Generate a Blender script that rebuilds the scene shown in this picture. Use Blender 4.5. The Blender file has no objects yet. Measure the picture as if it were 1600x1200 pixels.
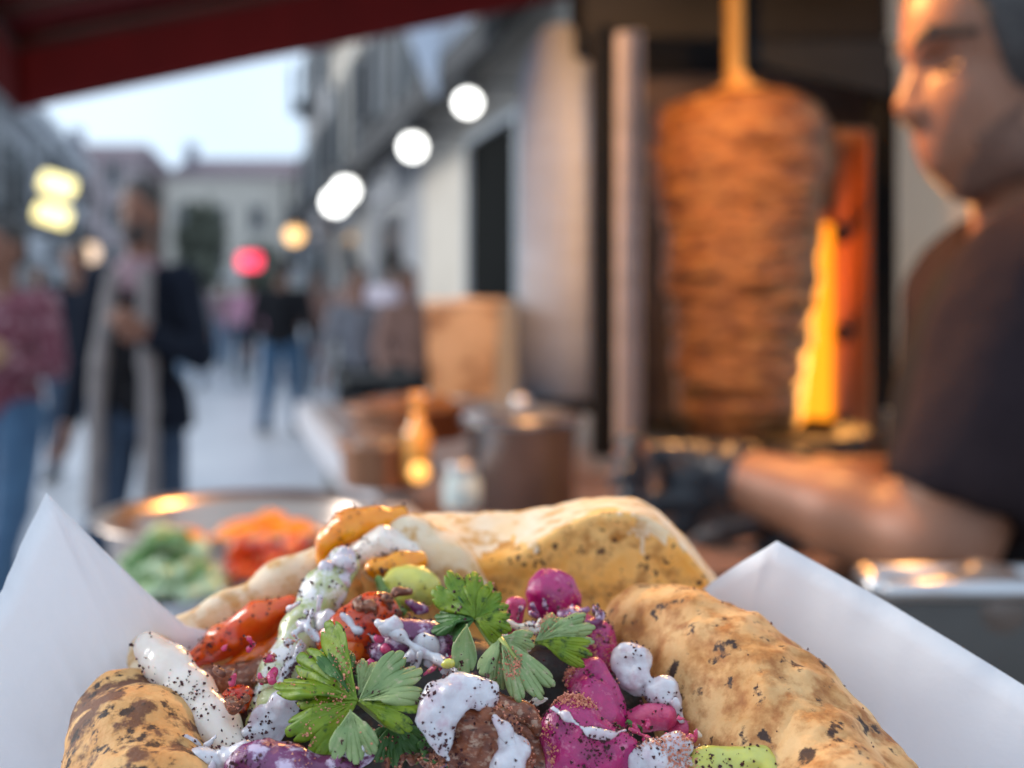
import bpy, math, random
import numpy as np
from mathutils import Vector

random.seed(7)
RNG = np.random.default_rng(11)
C = bpy.context.scene.collection
SC = bpy.context.scene

# ------------------------------------------------------------------ camera
F = 1600 * 40.0 / 36.0          # focal length in pixels of the 1600 px wide photograph
H = 1.32                        # eye height
HY = 473.0                      # horizon row
cam_d = bpy.data.cameras.new('camera')
cam = bpy.data.objects.new('camera', cam_d); C.objects.link(cam)
cam.location = (0, 0, H); cam.rotation_euler = (math.radians(90), 0, 0)
cam_d.sensor_width = 36; cam_d.lens = 40
cam_d.shift_y = (HY - 600) / 1600.0
cam_d.clip_start = 0.02; cam_d.clip_end = 600
cam_d.dof.use_dof = True
cam_d.dof.focus_distance = 0.186
cam_d.dof.aperture_fstop = 11.0
cam_d.dof.aperture_blades = 0
SC.camera = cam

# ------------------------------------------------------------------ sky and light (overcast dusk)
SUN_EL, SUN_ROT = math.radians(21), math.radians(288)
w = bpy.data.worlds.new('World'); SC.world = w; w.use_nodes = True
nt = w.node_tree; nt.nodes.clear()
sky = nt.nodes.new('ShaderNodeTexSky'); sky.sky_type = 'NISHITA'; sky.sun_disc = False
sky.sun_elevation = SUN_EL; sky.sun_rotation = SUN_ROT; sky.dust_density = 1.0; sky.altitude = 100
tc = nt.nodes.new('ShaderNodeTexCoord')
nz = nt.nodes.new('ShaderNodeTexNoise'); nz.inputs['Scale'].default_value = 2.2; nz.inputs['Detail'].default_value = 4
nt.links.new(tc.outputs['Generated'], nz.inputs['Vector'])
cr = nt.nodes.new('ShaderNodeValToRGB')
cr.color_ramp.elements[0].position = .3; cr.color_ramp.elements[0].color = (5.6, 7.0, 8.8, 1)
cr.color_ramp.elements[1].position = .7; cr.color_ramp.elements[1].color = (7.3, 8.8, 10.5, 1)
nt.links.new(nz.outputs['Fac'], cr.inputs['Fac'])
mx = nt.nodes.new('ShaderNodeMixRGB'); mx.inputs['Fac'].default_value = .85      # cloud cover over the clear sky
nt.links.new(sky.outputs['Color'], mx.inputs['Color1']); nt.links.new(cr.outputs['Color'], mx.inputs['Color2'])
bg = nt.nodes.new('ShaderNodeBackground'); bg.inputs['Strength'].default_value = 0.085
nt.links.new(mx.outputs['Color'], bg.inputs['Color'])
wo = nt.nodes.new('ShaderNodeOutputWorld'); nt.links.new(bg.outputs['Background'], wo.inputs['Surface'])

sl = bpy.data.lights.new('sun', 'SUN'); sl.energy = 1.4; sl.angle = math.radians(18); sl.color = (1, .96, .9)
so = bpy.data.objects.new('sun', sl); C.objects.link(so)
_d = Vector((math.sin(SUN_ROT) * math.cos(SUN_EL), math.cos(SUN_ROT) * math.cos(SUN_EL), math.sin(SUN_EL)))
so.rotation_euler = _d.to_track_quat('Z', 'Y').to_euler(); so.location = (0, 0, 20)

SC.view_settings.view_transform = 'Standard'; SC.view_settings.look = 'None'
SC.view_settings.exposure = 0.84; SC.view_settings.gamma = 1; SC.view_settings.use_curve_mapping = False
SC.render.engine = 'CYCLES'
SC.cycles.use_denoising = True
SC.cycles.max_bounces = 7; SC.cycles.diffuse_bounces = 4; SC.cycles.glossy_bounces = 4
SC.cycles.transmission_bounces = 4; SC.cycles.sample_clamp_indirect = 6
SC.cycles.caustics_reflective = False; SC.cycles.caustics_refractive = False

# ------------------------------------------------------------------ coordinates
def P(px, py, d):
    return np.array([(px - 800) / F * d, d, H + (HY - py) / F * d])
TH = math.radians(14.8)          # the street runs this far left of the view
def S(lat, s, z=0.0):            # street frame: metres to the right, metres along, height
    return np.array([lat * math.cos(TH) - s * math.sin(TH), lat * math.sin(TH) + s * math.cos(TH), z])

# ------------------------------------------------------------------ materials
def nodes_of(m):
    m.use_nodes = True
    t = m.node_tree
    return t, t.nodes['Principled BSDF']
MATS = {}
FOODSCALE = [1]
def mat(name, c, c2=None, scale=8, rough=.6, metal=0, bump=0, bscale=None, c3=None, thr=(.6, .68), s3=None,
        sss=0, sssr=.004, trans=0, stretch=(1, 1, 1), spec=.5, coat=0, emis=None, es=0, detail=5, attr=None, ratt=0, c4=None, thr4=(.6,.7), s4=None):
    """base c mottled with c2, patches of c3 and of c4 where a second noise passes a threshold"""
    if FOODSCALE[0] != 1:
        deep = lambda q: None if q is None else tuple(x ** 1.22 for x in q)
        c, c2, c3, c4, attr = deep(c), deep(c2), deep(c3), deep(c4), deep(attr)
        q_ = FOODSCALE[0]; bscale = (bscale or scale * 3) * q_; s3 = (s3 or scale * 2.3) * q_; s4 = (s4 or scale * 4.1) * q_; scale = scale * q_
    m = bpy.data.materials.new(name); t, b = nodes_of(m); N, L = t.nodes, t.links
    tcn = N.new('ShaderNodeTexCoord'); mp = N.new('ShaderNodeMapping'); mp.inputs['Scale'].default_value = stretch
    L.new(tcn.outputs['Object'], mp.inputs['Vector'])
    def noise(s, det=detail, rg=.6):
        n = N.new('ShaderNodeTexNoise'); n.inputs['Scale'].default_value = s
        n.inputs['Detail'].default_value = det; n.inputs['Roughness'].default_value = rg
        L.new(mp.outputs['Vector'], n.inputs['Vector']); return n
    def mix(fac, a, bb):
        x = N.new('ShaderNodeMixRGB')
        if fac is not None: L.new(fac, x.inputs['Fac'])
        for k, v in (('Color1', a), ('Color2', bb)):
            if isinstance(v, tuple): x.inputs[k].default_value = (*v, 1)
            else: L.new(v, x.inputs[k])
        return x.outputs['Color']
    def ramp(src, lo, hi):
        r = N.new('ShaderNodeMapRange'); r.inputs['From Min'].default_value = lo; r.inputs['From Max'].default_value = hi
        L.new(src, r.inputs['Value']); return r.outputs['Result']
    col = c
    if c2 is not None: col = mix(ramp(noise(scale).outputs['Fac'], .35, .65), c, c2)
    if c3 is not None:
        col = mix(ramp(noise(s3 or scale * 2.3).outputs['Fac'], *thr), col, c3)
    if c4 is not None:
        col = mix(ramp(noise(s4 or scale * 4.1).outputs['Fac'], *thr4), col, c4)
    if attr is not None:
        an = N.new('ShaderNodeAttribute'); an.attribute_name = 'vein'
        col = mix(an.outputs['Fac'], col, attr)
    if isinstance(col, tuple): b.inputs['Base Color'].default_value = (*col, 1)
    else: L.new(col, b.inputs['Base Color'])
    b.inputs['Roughness'].default_value = rough; b.inputs['Metallic'].default_value = metal
    b.inputs['Specular IOR Level'].default_value = spec
    b.inputs['Coat Weight'].default_value = coat; b.inputs['Coat Roughness'].default_value = .15
    if sss:
        b.inputs['Subsurface Weight'].default_value = sss; b.inputs['Subsurface Scale'].default_value = sssr
        b.inputs['Subsurface Radius'].default_value = (1, .6, .4)
    if emis:
        b.inputs['Emission Color'].default_value = (*emis, 1); b.inputs['Emission Strength'].default_value = es
    if bump:
        bn = N.new('ShaderNodeBump'); bn.inputs['Strength'].default_value = bump
        bn.inputs['Distance'].default_value = .3 / (bscale or scale)
        L.new(noise(bscale or scale * 3, 6, .65).outputs['Fac'], bn.inputs['Height'])
        L.new(bn.outputs['Normal'], b.inputs['Normal'])
    if trans:   # thin sheet letting light through
        out = N['Material Output']; tr = N.new('ShaderNodeBsdfTranslucent'); ms = N.new('ShaderNodeMixShader')
        ms.inputs['Fac'].default_value = trans
        if isinstance(col, tuple): tr.inputs['Color'].default_value = (*col, 1)
        else: L.new(col, tr.inputs['Color'])
        L.new(b.outputs['BSDF'], ms.inputs[1]); L.new(tr.outputs['BSDF'], ms.inputs[2]); L.new(ms.outputs['Shader'], out.inputs['Surface'])
    MATS[name] = m
    return m
M = MATS
# street
mat('paving', (0.414, 0.432, 0.486), (0.504, 0.522, 0.567), 1.4, rough=.45, bump=.1, bscale=5, c3=(0.378, 0.387, 0.414), s3=.5, thr=(.5, .7))
mat('render_grey', (0.232, 0.240, 0.256), (0.310, 0.310, 0.318), 1.2, rough=.85, bump=.2, bscale=10)
mat('render_beige', (0.496, 0.448, 0.381), (0.571, 0.524, 0.456), 1.5, rough=.85, bump=.2, bscale=10, c3=(0.343, 0.314, 0.286), s3=.8, thr=(.58, .72))
mat('render_white', (0.465, 0.473, 0.495), (0.525, 0.525, 0.540), 1.5, rough=.8)
mat('render_pink', (0.350, 0.289, 0.297), (0.411, 0.341, 0.333), 1.2, rough=.85)
mat('stone_mauve', (0.210, 0.203, 0.240), (0.255, 0.240, 0.270), 1.1, rough=.9)
mat('roof_tile', (.17, .13, .15), (.23, .17, .18), 2, rough=.9)
mat('window_dark', (.03, .035, .04), (.06, .065, .07), 2, rough=.15)
mat('shutter', (.045, .06, .065), (.08, .09, .10), 4, rough=.6)
mat('trim_white', (0.465, 0.473, 0.488), rough=.6)
mat('iron', (.02, .022, .025), (.035, .035, .038), 10, rough=.5)
mat('awning_dark', (.02, .022, .024), (.035, .036, .04), 4, rough=.8)
mat('void_black', (.004, .005, .005), rough=1, spec=.1)
mat('banner_pale', (.66, .72, .82), (.72, .77, .85), 3, rough=.7, trans=.3)
mat('leaf_far', (.13, .14, .11), (.17, .18, .13), 3, rough=.8)
mat('bark', (.09, .06, .045), (.05, .04, .03), 12, rough=.9, bump=.5)
mat('lamp_white', (.9, .9, .9), emis=(1, 1, .95), es=3)
mat('lamp_warm', (.9, .7, .4), emis=(1, .55, .20), es=1.6)
mat('lamp_soft', (.9, .8, .6), emis=(1, .66, .42), es=.75)
mat('lamp_yellow', (.9, .9, .5), emis=(1, .84, .36), es=1.3)
mat('sign_red', (.8, .05, .1), emis=(1, .06, .12), es=1.6)
# awning
mat('awning_red', (.11, .006, .010), (.16, .009, .014), 3, rough=.9, bump=.15, bscale=60, trans=.35)
mat('awning_hem', (.045, .016, .014), (.065, .02, .018), 6, rough=.9)
# metals
mat('steel', (.60, .60, .61), (.52, .52, .54), 6, rough=.32, metal=1, stretch=(1, 1, 14), bump=.05, bscale=60)
mat('steel_dull', (.50, .49, .50), (.42, .41, .42), 5, rough=.46, metal=1, stretch=(1, 1, 10))
mat('steel_pot', (.30, .31, .32), (.20, .21, .22), 9, rough=.26, metal=.9)
mat('painted_steel', (0.468, 0.533, 0.624), (0.416, 0.455, 0.520), 5, rough=.62, metal=.1, stretch=(1, 1, 6))
mat('painted_mauve', (.44, .41, .43), (.36, .34, .35), 5, rough=.5, metal=.2, stretch=(1, 1, 6))
mat('black_metal', (.008, .009, .010), (.014, .015, .016), 6, rough=.7, spec=.25)
mat('brass', (.66, .42, .14), (.55, .32, .10), 20, rough=.5, metal=.5)
mat('pan_steel', (.50, .42, .37), (.40, .32, .27), 8, rough=.3, metal=1)
mat('copper_pan', (.36, .17, .09), (.24, .11, .06), 8, rough=.38, metal=.9)
mat('wall_tan', (.80, .58, .38), (.84, .63, .44), 4, rough=.7)
mat('counter_top', (.16, .12, .10), (.10, .075, .06), 12, rough=.35, c3=(.24, .18, .14), s3=30)
mat('counter_pink', (.20, .11, .075), (.14, .075, .055), 12, rough=.45)
mat('counter_pale', (.62, .60, .62), (.55, .54, .57), 8, rough=.4)
mat('tub_tan', (.58, .42, .26), (.48, .32, .18), 8, rough=.5, c3=(.24, .13, .06), s3=14, thr=(.50, .64))
mat('tub_lip', (.80, .62, .46), rough=.5)
mat('tub_grey', (.40, .44, .48), (.46, .50, .53), 4, rough=.4)
mat('heater_glow', (.9, .4, .05), emis=(1, .32, .012), es=.95)
mat('dark_plate', (.16, .12, .10), (.08, .06, .05), 8, rough=.6, metal=.3)  # dark steel with darker brown mottling
mat('tray_body', (0.120, 0.114, 0.108), (0.090, 0.084, 0.078), 8, rough=.5, metal=.4)
mat('heater_metal', (.62, .34, .2), (.5, .26, .14), 8, rough=.5, metal=.7)
mat('amber_glint', (1, .6, .2), emis=(1, .42, .07), es=1.0)  # emission for the added orange glint
mat('bulb', (1, .7, .4), emis=(1, .55, .2), es=14)
mat('jar_glass', (.60, .68, .64), (.5, .58, .54), 30, rough=.1)
mat('kebab', (0.279, 0.111, 0.025), (0.107, 0.034, 0.008), 26, rough=.42, bump=.9, bscale=60, stretch=(1, 1, 2.6), c3=(0.361, 0.180, 0.053), s3=34, thr=(.52, .66), c4=(0.082, 0.025, 0.010), s4=48, thr4=(.58, .68))
mat('fat_cap', (.70, .42, .15), (.6, .3, .08), 30, rough=.4)
# people
mat('skin', (.22, .10, .062), (.18, .08, .05), 14, rough=.5, sss=.15, sssr=.01, spec=.4)
mat('skin_vendor', (0.299, 0.136, 0.079), (0.238, 0.101, 0.057), 18, rough=.48, sss=.2, sssr=.008, spec=.4, bump=.08, bscale=300)
mat('stubble', (.13, .062, .042), (.17, .085, .055), 160, rough=.8)
mat('hair_dark', (.012, .010, .010), (.03, .025, .022), 60, rough=.6, bump=.6, bscale=200)
mat('hair_grey', (.03, .026, .025), (.07, .062, .058), 150, rough=.7, bump=.6, bscale=260)
mat('cloth_black', (.010, .010, .012), (.02, .02, .023), 8, rough=1, spec=.12, bump=.3, bscale=20)
mat('cloth_maroonblack', (.030, .020, .022), (.022, .015, .018), 8, rough=1, spec=.12, bump=.3, bscale=18)
mat('cloth_navy', (.008, .011, .019), (.014, .018, .028), 8, rough=1, spec=.12, bump=.3, bscale=20)
mat('denim', (.035, .08, .15), (.06, .13, .22), 9, rough=.9)
mat('denim_dark', (.02, .04, .075), (.035, .06, .10), 9, rough=.9)
mat('denim_light', (.12, .19, .28), (.18, .26, .36), 9, rough=.9)
mat('scarf_grey', (.20, .18, .175), (.26, .235, .225), 14, rough=.95, bump=.5, bscale=40)
mat('shirt_burgundy', (.10, .02, .035), (.17, .05, .07), 13, rough=.9, c3=(.34, .20, .22), s3=18, thr=(.56, .62))
mat('cloth_mauve', (.24, .15, .17), (.32, .21, .23), 9, rough=.9)
mat('cloth_pink', (.50, .24, .34), (.6, .3, .4), 9, rough=.9)
mat('cloth_grey', (.14, .14, .16), (.2, .2, .22), 9, rough=.9)
mat('cloth_pale', (.44, .38, .44), (.50, .45, .50), 9, rough=.9)
mat('cloth_brown', (.20, .11, .09), (.26, .15, .12), 9, rough=.9)
mat('shoe', (.03, .028, .027), rough=.6)
mat('glove', (.012, .014, .02), (.02, .022, .03), 20, rough=.35)
mat('paper_bag', (.34, .20, .11), (.42, .26, .15), 20, rough=.8)
# food
mat('paper', (.88, .88, .90), (.85, .86, .89), 20, rough=.62, trans=.28, bump=.12, bscale=60, spec=.35)
FOODSCALE[0] = 1.9
mat('bread', (.78, .50, .25), (.60, .29, .085), 55, rough=.62, bump=.9, bscale=420, c3=(.42, .17, .045), s3=110, thr=(.47, .66), c4=(.07, .028, .014), s4=135, thr4=(.585, .64), sss=.12, sssr=.002)
mat('bread_charred', (.76, .48, .22), (.60, .29, .09), 80, rough=.65, bump=1, bscale=420, c3=(.20, .085, .04), s3=75, thr=(.50, .57), c4=(.05, .022, .014), s4=160, thr4=(.55, .62), sss=.1, sssr=.002)
mat('bread_inner', (.86, .42, .08), (.90, .60, .26), 45, rough=.65, bump=.5, bscale=300, c3=(.52, .24, .05), s3=90, thr=(.50, .64), c4=(.10, .04, .018), s4=190, thr4=(.60, .645), sss=.15, sssr=.002)
mat('bread_pale', (.82, .70, .55), (.80, .60, .38), 60, rough=.65, bump=.45, bscale=300, sss=.2, sssr=.003, c3=(.64, .38, .15), s3=100, thr=(.49, .62))
FOODSCALE[0] = 2.8
mat('turnip', (.56, .020, .20), (.38, .014, .16), 110, rough=.24, sss=.35, sssr=.003, bump=.8, bscale=350, coat=.35, c3=(.62, .20, .32), s3=260, thr=(.56, .70))
mat('turnip_pink', (.70, .12, .24), (.52, .03, .17), 110, rough=.26, sss=.35, sssr=.003, bump=.8, bscale=350, coat=.3)
mat('cabbage', (.16, .018, .10), (.28, .07, .20), 90, rough=.26, sss=.2, sssr=.002, bump=.7, bscale=300, coat=.4, c3=(.64, .52, .64), s3=110, thr=(.52, .62))
mat('sauce', (.70, .68, .70), (.64, .58, .60), 130, rough=.16, sss=.15, sssr=.003, bump=.55, bscale=380, coat=.35, c3=(.60, .46, .50), s3=110, thr=(.50, .66))
mat('onion', (.86, .76, .68), (.80, .68, .58), 70, rough=.24, sss=.5, sssr=.004, bump=.1, bscale=200, coat=.4)
mat('tomato', (.66, .040, .008), (.76, .15, .015), 80, rough=.2, sss=.35, sssr=.003, bump=.4, bscale=420, coat=.5, c3=(.40, .02, .008), s3=200, thr=(.55, .7))
mat('tomato_orange', (.82, .24, .02), (.70, .10, .01), 70, rough=.24, sss=.35, sssr=.003, bump=.35, bscale=380, coat=.4)
mat('pepper_red', (.74, .085, .012), (.80, .20, .02), 60, rough=.24, sss=.3, sssr=.003, bump=.2, bscale=300, coat=.4)
mat('pepper_orange', (.92, .42, .012), (.88, .30, .01), 60, rough=.25, sss=.3, sssr=.003, bump=.25, bscale=300, coat=.4)
mat('cucumber', (.46, .50, .22), (.62, .60, .36), 90, rough=.2, sss=.4, sssr=.003, bump=.5, bscale=250, coat=.4, c3=(.80, .76, .74), s3=60, thr=(.49, .58), c4=(.20, .28, .07), s4=70, thr4=(.58, .68))
mat('cucumber_skin', (.10, .20, .03), (.2, .3, .05), 120, rough=.3, coat=.3)
mat('pickle_yellow', (.66, .62, .13), (.56, .56, .18), 100, rough=.24, sss=.3, sssr=.003, bump=.4, bscale=350, coat=.4)
mat('meat', (.36, .125, .05), (.18, .05, .022), 130, rough=.42, bump=1, bscale=420, stretch=(1, 1, 1.8), c3=(.50, .33, .24), s3=220, thr=(.53, .66), c4=(.09, .035, .02), s4=260, thr4=(.6, .7), coat=.15)
mat('filling_shade', (.05, .022, .014), (.025, .026, .012), 120, rough=.45, bump=1, bscale=300, c3=(.16, .06, .03), s3=160, thr=(.55, .7))  # shade of the gaps put into the filling colour
mat('leaf_green', (.22, .38, .035), (.42, .52, .04), 60, rough=.42, trans=.45, bump=.7, bscale=450, attr=(.34, .42, .12), c3=(.05, .13, .02), s3=190, thr=(.55, .7), spec=.6)
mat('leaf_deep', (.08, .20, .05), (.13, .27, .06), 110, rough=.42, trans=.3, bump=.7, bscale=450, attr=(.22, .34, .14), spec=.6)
mat('leaf_dusty', (.34, .46, .22), (.46, .54, .26), 70, rough=.5, trans=.3, bump=.9, bscale=450, attr=(.50, .55, .30), c3=(.60, .56, .36), s3=260, thr=(.56, .7))
mat('herb_stem', (.30, .36, .10), (.38, .42, .14), 90, rough=.4)
mat('sumac_dark', (.12, .012, .022), (.045, .006, .010), 900, rough=.6)
mat('sumac_pale', (.72, .36, .22), (.60, .22, .16), 900, rough=.5)
FOODSCALE[0] = 1
mat('salad_pale', (.62, .70, .46), (.40, .52, .26), 40, rough=.35, bump=.4, bscale=90)
mat('salad_green', (.14, .26, .08), (.22, .34, .12), 40, rough=.35, bump=.4, bscale=90)

# ------------------------------------------------------------------ noise and signed-distance surfaces
def vnoise(p, seed=0):
    p = np.asarray(p, dtype=np.float64)
    i = np.floor(p).astype(np.int64); f = p - i; f = f * f * (3 - 2 * f)
    def h(a, b, c):
        n = (a * 374761393 + b * 668265263 + c * 2147483647 + seed * 974634777) & 0xffffffff
        n = ((n ^ (n >> 13)) * 1274126177) & 0xffffffff
        n = n ^ (n >> 16)
        return (n & 0xffff) / 32767.5 - 1
    x, y, z = i[..., 0], i[..., 1], i[..., 2]; fx, fy, fz = f[..., 0], f[..., 1], f[..., 2]
    r = 0
    for dx in (0, 1):
        for dy in (0, 1):
            for dz in (0, 1):
                wgt = (fx if dx else 1 - fx) * (fy if dy else 1 - fy) * (fz if dz else 1 - fz)
                r = r + wgt * h(x + dx, y + dy, z + dz)
    return r
def fbm(p, seed=0, o=3):
    a, r = 1.0, 0
    for k in range(o):
        r = r + a * vnoise(p * 2 ** k, seed + k * 17); a *= .5
    return r

def cone(a, b, ra, rb):                     # tapered capsule
    a = np.array(a, float); b = np.array(b, float)
    def f(p):
        ba = b - a; t = np.clip(((p - a) @ ba) / max(ba @ ba, 1e-12), 0, 1)
        return np.linalg.norm(p - a - t[..., None] * ba, axis=-1) - (ra + (rb - ra) * t)
    m = max(ra, rb); f.lo = np.minimum(a, b) - m; f.hi = np.maximum(a, b) + m
    return f
def ell(c, r, rot=None):                    # ellipsoid, optional 3x3 rotation
    c = np.array(c, float); r = np.array(r, float)
    def f(p):
        q = p - c
        if rot is not None: q = q @ rot
        k0 = np.linalg.norm(q / r, axis=-1); k1 = np.linalg.norm(q / (r * r), axis=-1) + 1e-9
        return k0 * (k0 - 1) / k1
    m = r.max() if rot is not None else r
    f.lo = c - m; f.hi = c + m
    return f
def rotm(ax, ang):
    c, s = math.cos(ang), math.sin(ang)
    return {'x': np.array([[1, 0, 0], [0, c, -s], [0, s, c]]), 'y': np.array([[c, 0, s], [0, 1, 0], [-s, 0, c]]),
            'z': np.array([[c, -s, 0], [s, c, 0], [0, 0, 1]])}[ax]

def surf(prims, h, k=.003, cuts=(), amp=0, freq=100, seed=0, clip=None, inflate=0):
    """smooth union of prims minus cuts -> (verts, faces) by surface nets"""
    pad = h * 2.5 + k * .6 + abs(amp) * 1.6 + max(inflate, 0)
    lo = np.min([f.lo for f in prims], 0) - pad; hi = np.max([f.hi for f in prims], 0) + pad
    n = np.maximum(np.ceil((hi - lo) / h).astype(int) + 1, 4)
    ax = [lo[i] + h * np.arange(n[i]) for i in range(3)]
    p = np.stack(np.meshgrid(*ax, indexing='ij'), -1)
    D = np.full(tuple(n), 1.0); mg = pad + k + 2 * h
    def sub(f):
        a = np.maximum(np.floor((f.lo - mg - lo) / h).astype(int), 0); b = np.minimum(np.ceil((f.hi + mg - lo) / h).astype(int) + 1, n)
        return tuple(slice(a[i], max(b[i], a[i])) for i in range(3))
    for f in prims:
        q = sub(f); Dq = D[q]
        if not Dq.size: continue
        d = f(p[q]); hh = np.clip(k - np.abs(Dq - d), 0, None) / k
        D[q] = np.minimum(Dq, d) - hh * hh * k * .25
    for f in cuts:
        q = sub(f); Dq = D[q]
        if not Dq.size: continue
        d = -f(p[q]); hh = np.clip(k - np.abs(Dq - d), 0, None) / k
        D[q] = np.maximum(Dq, d) + hh * hh * k * .25
    if amp:
        nr_ = np.abs(D - inflate) < abs(amp) * 2.2 + 2 * h
        D[nr_] += amp * fbm(p[nr_] * freq, seed)
    D = D - inflate
    if clip is not None: D = np.maximum(D, clip(p))
    s = D < 0
    cnt = np.zeros(n - 1, int); acc = np.zeros((*(n - 1), 3))
    idx = lambda o: tuple(slice(o[i], n[i] - 1 + o[i]) for i in range(3))
    for a in range(3):
        b, c = [x for x in range(3) if x != a]
        for ob in (0, 1):
            for oc in (0, 1):
                o0 = [0, 0, 0]; o0[b] = ob; o0[c] = oc; o1 = list(o0); o1[a] = 1
                d0, d1 = D[idx(o0)], D[idx(o1)]; cr_ = (d0 < 0) != (d1 < 0)
                t = np.where(cr_, d0 / np.where(cr_, d0 - d1, 1), 0)
                off = np.zeros((*(n - 1), 3)); off[..., b] = ob; off[..., c] = oc; off[..., a] = t
                acc += off * cr_[..., None]; cnt += cr_
    act = cnt > 0
    vid = -np.ones(n - 1, int); vid[act] = np.arange(act.sum())
    V = lo + h * (np.argwhere(act) + acc[act] / cnt[act][:, None])
    Fc = []
    for a in range(3):
        b, c = (a + 1) % 3, (a + 2) % 3
        sl0 = [slice(1, n[i] - 1) for i in range(3)]; sl0[a] = slice(0, n[a] - 1)
        sl1 = list(sl0); sl1[a] = slice(1, n[a])
        s0, s1 = s[tuple(sl0)], s[tuple(sl1)]
        g = np.argwhere(s0 != s1)
        if not len(g): continue
        fl = s0[s0 != s1]
        base = g.copy(); base[:, b] += 1; base[:, c] += 1
        def v(db, dc):
            q = base.copy(); q[:, b] -= db; q[:, c] -= dc
            return vid[q[:, 0], q[:, 1], q[:, 2]]
        q = np.stack([v(1, 1), v(0, 1), v(0, 0), v(1, 0)], -1)
        q[~fl] = q[~fl][:, ::-1]
        Fc.append(q)
    Fc = np.concatenate(Fc); Fc = Fc[(Fc >= 0).all(1)]
    return V, Fc

# ------------------------------------------------------------------ linking
def link(name, V, Fc, m, parent=None, loc=None, smooth=True, vein=None):
    """world-space verts -> object whose origin is loc (thing) or its parent's origin (part)"""
    V = np.asarray(V, float)
    pw = np.array(parent['_w'][:]) if parent is not None else np.zeros(3)
    if parent is not None: org = pw
    else: org = np.array(loc if loc is not None else [(V[:, 0].min() + V[:, 0].max()) / 2, (V[:, 1].min() + V[:, 1].max()) / 2, V[:, 2].min()])
    me = bpy.data.meshes.new(name)
    me.from_pydata((V - org).tolist(), [], Fc.tolist() if hasattr(Fc, 'tolist') else Fc)
    ms = m if isinstance(m, (list, tuple)) else [m]
    for x in ms: me.materials.append(M[x])
    if smooth: me.polygons.foreach_set('use_smooth', [True] * len(me.polygons))
    if vein is not None:
        a = me.attributes.new('vein', 'FLOAT', 'POINT'); a.data.foreach_set('value', list(map(float, vein)))
    me.update()
    o = bpy.data.objects.new(name, me); C.objects.link(o)
    if parent is not None: o.parent = parent
    else: o.location = org
    o['_w'] = [float(x) for x in org]
    return o
def thing(name, label, cat, loc, group=None):
    o = bpy.data.objects.new(name, None); C.objects.link(o); o.location = loc
    o['_w'] = [float(x) for x in loc]; tag(o, label, cat, group); return o
def tag(o, label, cat, group=None, kind=None):
    if label: o['label'] = label
    if cat: o['category'] = cat
    if group: o['group'] = group
    if kind: o['kind'] = kind
    return o
def struct(o, label=None):
    o['kind'] = 'structure'
    if label: o['label'] = label
    return o
def join(parts):
    V, Fs, n = [], [], 0
    for v, f in parts:
        v = np.asarray(v); V.append(v); Fs += [[i + n for i in q] for q in (f.tolist() if hasattr(f, 'tolist') else f)]; n += len(v)
    return np.concatenate(V), Fs
def box(c, s, rot=0.0, bev=0.0):
    """box centre c, full size s, turned about z; optional small bevel"""
    x, y, z = [q / 2 for q in s]; cz, sz = math.cos(rot), math.sin(rot)
    if bev <= 0:
        pts = [(a * x, b * y, e * z) for a in (-1, 1) for b in (-1, 1) for e in (-1, 1)]
        fs = [(0, 1, 3, 2), (4, 6, 7, 5), (0, 4, 5, 1), (2, 3, 7, 6), (0, 2, 6, 4), (1, 5, 7, 3)]
    else:
        pts = []; b = bev; key = {}
        for sx in (-1, 1):
            for sy in (-1, 1):
                for sz_ in (-1, 1):
                    for k in range(3):
                        q = [sx * x, sy * y, sz_ * z]
                        for j, sg in enumerate((sx, sy, sz_)):
                            if j != k: q[j] -= sg * b
                        key[(sx, sy, sz_, k)] = len(pts); pts.append(tuple(q))
        fs = []
        for k in range(3):
            a_, b_ = [j for j in range(3) if j != k]
            for sg in (-1, 1):
                q = []
                for (u, v) in ((-1, -1), (1, -1), (1, 1), (-1, 1)):
                    t = [0, 0, 0]; t[k] = sg; t[a_] = u; t[b_] = v; q.append(key[(*t, k)])
                flip = (sg < 0) != (k == 1)
                fs.append(tuple(q[::-1] if flip else q))
        for k in range(3):           # edges along axis k
            a_, b_ = [j for j in range(3) if j != k]
            for u in (-1, 1):
                for v in (-1, 1):
                    t0 = [0, 0, 0]; t0[a_] = u; t0[b_] = v; t1 = list(t0); t0[k] = -1; t1[k] = 1
                    fs.append((key[(*t0, a_)], key[(*t0, b_)], key[(*t1, b_)], key[(*t1, a_)]))
        for sx in (-1, 1):
            for sy in (-1, 1):
                for sz_ in (-1, 1): fs.append(tuple(key[(sx, sy, sz_, k)] for k in range(3)))
    V = np.array([(px * cz - py * sz + c[0], px * sz + py * cz + c[1], pz + c[2]) for px, py, pz in pts])
    return V, fs
def lathe(c, prof, seg=40, closed=True):
    V, Fs = [], []
    for r, z in prof:
        for k in range(seg):
            a = 2 * math.pi * k / seg; V.append((c[0] + r * math.cos(a), c[1] + r * math.sin(a), c[2] + z))
    for i in range(len(prof) - 1):
        for k in range(seg):
            k2 = (k + 1) % seg; Fs.append((i * seg + k, i * seg + k2, (i + 1) * seg + k2, (i + 1) * seg + k))
    return np.array(V), Fs
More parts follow.
